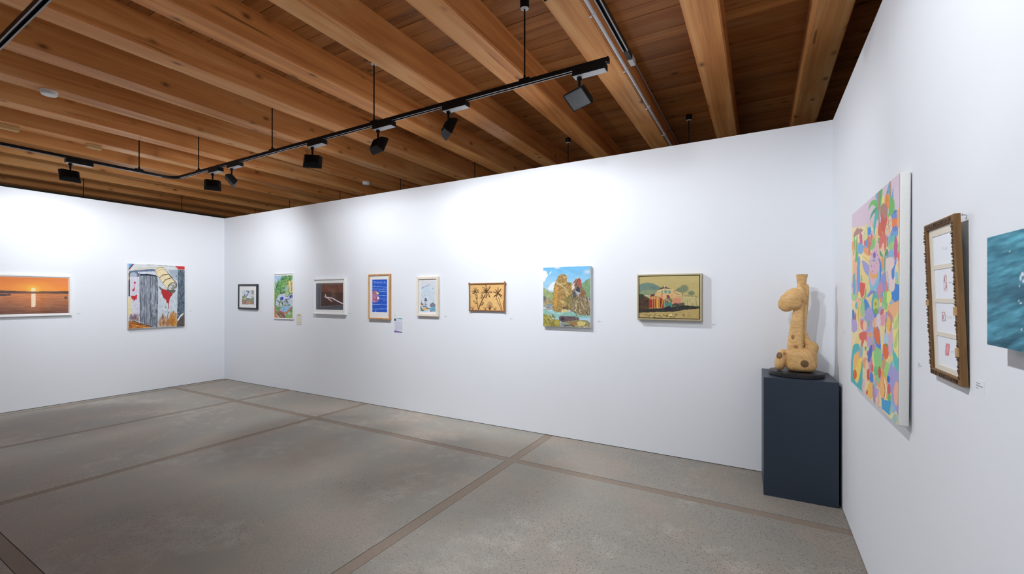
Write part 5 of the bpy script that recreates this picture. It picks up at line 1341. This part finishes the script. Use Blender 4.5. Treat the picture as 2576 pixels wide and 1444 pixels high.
def knot(cx, cy, rx, rz, mat='knot', name='knot'):
    x, z = sx_(cx), sz_(cy)
    hit = bvh.ray_cast(Vector((x, -1.0, z)), Vector((0, 1, 0)))
    if hit[0] is None: return
    nrm = hit[1] if hit[1].y < 0 else -hit[1]
    b = bmesh.new()
    lathe(b, [(1.0, -0.006), (1.0, 0.0012), (0.86, 0.0028), (0.3, 0.0032)], 22)
    for v in b.verts: v.co.x *= rx; v.co.y *= rz
    o = obj(name, b, M[mat], sc)
    o.matrix_local = Matrix.Translation(hit[0]) @ nrm.to_track_quat('Z', 'Y').to_matrix().to_4x4()
    smooth(o, 60)
knot(612, 1182, 0.027, 0.028); knot(298, 1102, 0.021, 0.026); knot(467, 868, 0.011, 0.018, 'redknot')
knot(362, 1076, 0.009, 0.014, 'redknot'); knot(505, 985, 0.015, 0.014, 'redknot')
rim = bmesh.new(); lathe(rim, [(0.030, sz_(96) - 0.002), (0.0375, sz_(96) - 0.002), (0.0375, sz_(96) + 0.0012), (0.030, sz_(96) + 0.0012)], 24, (sx_(583), 0.004))
smooth(obj('cup_rim', rim, M['knot'], sc), 40)

# ------------------------------------------------------------------ wall labels
M['ink'] = simple('grey_ink', (0.36, 0.36, 0.39), 0.8)
M['labelcard'] = simple('label_card', (0.80, 0.82, 0.86), 0.85, noise=0.01)
def label(side, u, z, text):
    r, w_ = on_wall('wall_label', side, u - 0.034, u + 0.034, z - 0.026, off=0.0)
    tag(r, text, 'label', 'small wall labels beside the artworks')
    obj('card', bbox(-.028, .028, .008, .046, 0, .0005), M['wall'], r)
    for y_, x1, t_ in ((.035, .000, .0022), (.028, .016, .0030), (.0215, -.010, .0020)):
        obj('text_line', bbox(-.024, x1, y_, y_ + t_, .0005, .0008), M['ink'], r)
for (side, u, z, what) in (('left', 2.425, 1.283, 'the orange sunset photograph'), ('left', 3.868, 1.283, 'the grey door painting'),
                           ('back', -7.535, 1.283, 'the small black framed watercolour'), ('back', -6.545, 1.30, 'the palm painting, above the beige tag'), ('back', -5.265, 1.283, 'the dark brown photograph'),
                           ('back', -4.355, 1.283, 'the blue print, above the purple flier'), ('back', -3.484, 1.283, 'the pale seascape'), ('back', -2.514, 1.279, 'the carved flower panel'),
                           ('back', -1.456, 1.278, 'the boulder painting'), ('back', -0.361, 1.281, 'the gold toned print'), ('right', 3.847, 1.287, 'the plinth, on the right wall'),
                           ('right', 2.175, 1.285, 'the bright still life'), ('right', 1.665, 1.300, 'the ornate card frame')):
    label(side, u, z, 'small white wall label with grey text beside ' + what)

def back_pt(u, v, d=0.0):
    x = (u - 1288)/FPX; yv = -(v - CYP)/FPX
    k = (YB - d)/(x*SP + CP)
    return (x*CP - SP)*k, EYE + yv*k
x0, z1 = back_pt(745.8, 789.3); x1, z0 = back_pt(759.5, 818.5)
r, w = on_wall('hanging_tag', 'back', x0, x1, z0, off=0.0)
tag(r, 'beige card tag pinned to the wall between palm painting and brown photograph', 'tag')
h = z1 - z0; X = w/2
obj('card', bbox(-X, X, 0, h, 0, 0.002, 0.0008, 1), M['tagcard'], r)
bm = bmesh.new(); lathe(bm, [(0.011, 0.002), (0.011, 0.0035), (0.004, 0.005)], 14, (0.0, h - 0.022)); obj('pin', bm, M['black'], r)
for y_, l_ in ((h*0.22, 0.7), (h*0.05, 0.9)):
    obj('text_line', bbox(-X*l_, X*l_, y_, y_ + .006, .002, .0023), M['ink'], r)

def p_flier(P):
    P.set(980, 780, 22.2)
    P.poly([(230, 400), (760, 400), (760, 500), (560, 520), (430, 470), (330, 440), (230, 470)], (120, 190, 206)); P.poly([(620, 420), (760, 410), (760, 560), (680, 560), (700, 480)], (110, 130, 180), a=0.8)
    P.poly([(250, 480), (350, 490), (370, 600), (250, 600)], (66, 56, 74))
    P.poly([(440, 560), (540, 560), (540, 600), (440, 600)], (206, 214, 224))
    for y_ in range(660, 1130, 48): P.line([(290, y_), (690, y_ + 8)], 17, (176, 180, 202), 0.75)
    P.poly([(230, 1150), (330, 1140), (480, 1180), (700, 1230), (760, 1300), (230, 1300)], (132, 104, 182)); P.poly([(520, 1190), (760, 1240), (760, 1300), (560, 1300)], (104, 96, 146))
xa, za = back_pt(991.6, 799.2); xb_, zb_ = back_pt(1012.4, 837.6)
r, w = on_wall('flier', 'back', xa, xb_, zb_, off=0.0)
tag(r, 'small printed flier with teal top and purple foot below the blue print', 'flier')
obj('sheet', bbox(-w/2, w/2, 0, za - zb_, 0, 0.0012), M['mat'], r)
surface(r, -w/2 + .002, w/2 - .002, .002, za - zb_ - .002, 0.0016, 40, 60, p_flier, (222, 224, 238), 'print', 'print')

n = empty('wall_nail', (XR, 1.752, 1.785))
tag(n, 'tiny steel nail in the right wall above the ornate card frame', 'nail')
bm = bmesh.new(); tube(bm, [(0.0, 0, 0), (-0.010, 0, 0.002)], 0.0014, 8); obj('shank', bm, M['steel'], n)
bm = bmesh.new(); tube(bm, [(-0.010, 0, 0.002), (-0.0115, 0, 0.0022)], 0.0034, 10); obj('nail_head', bm, M['steel'], n)
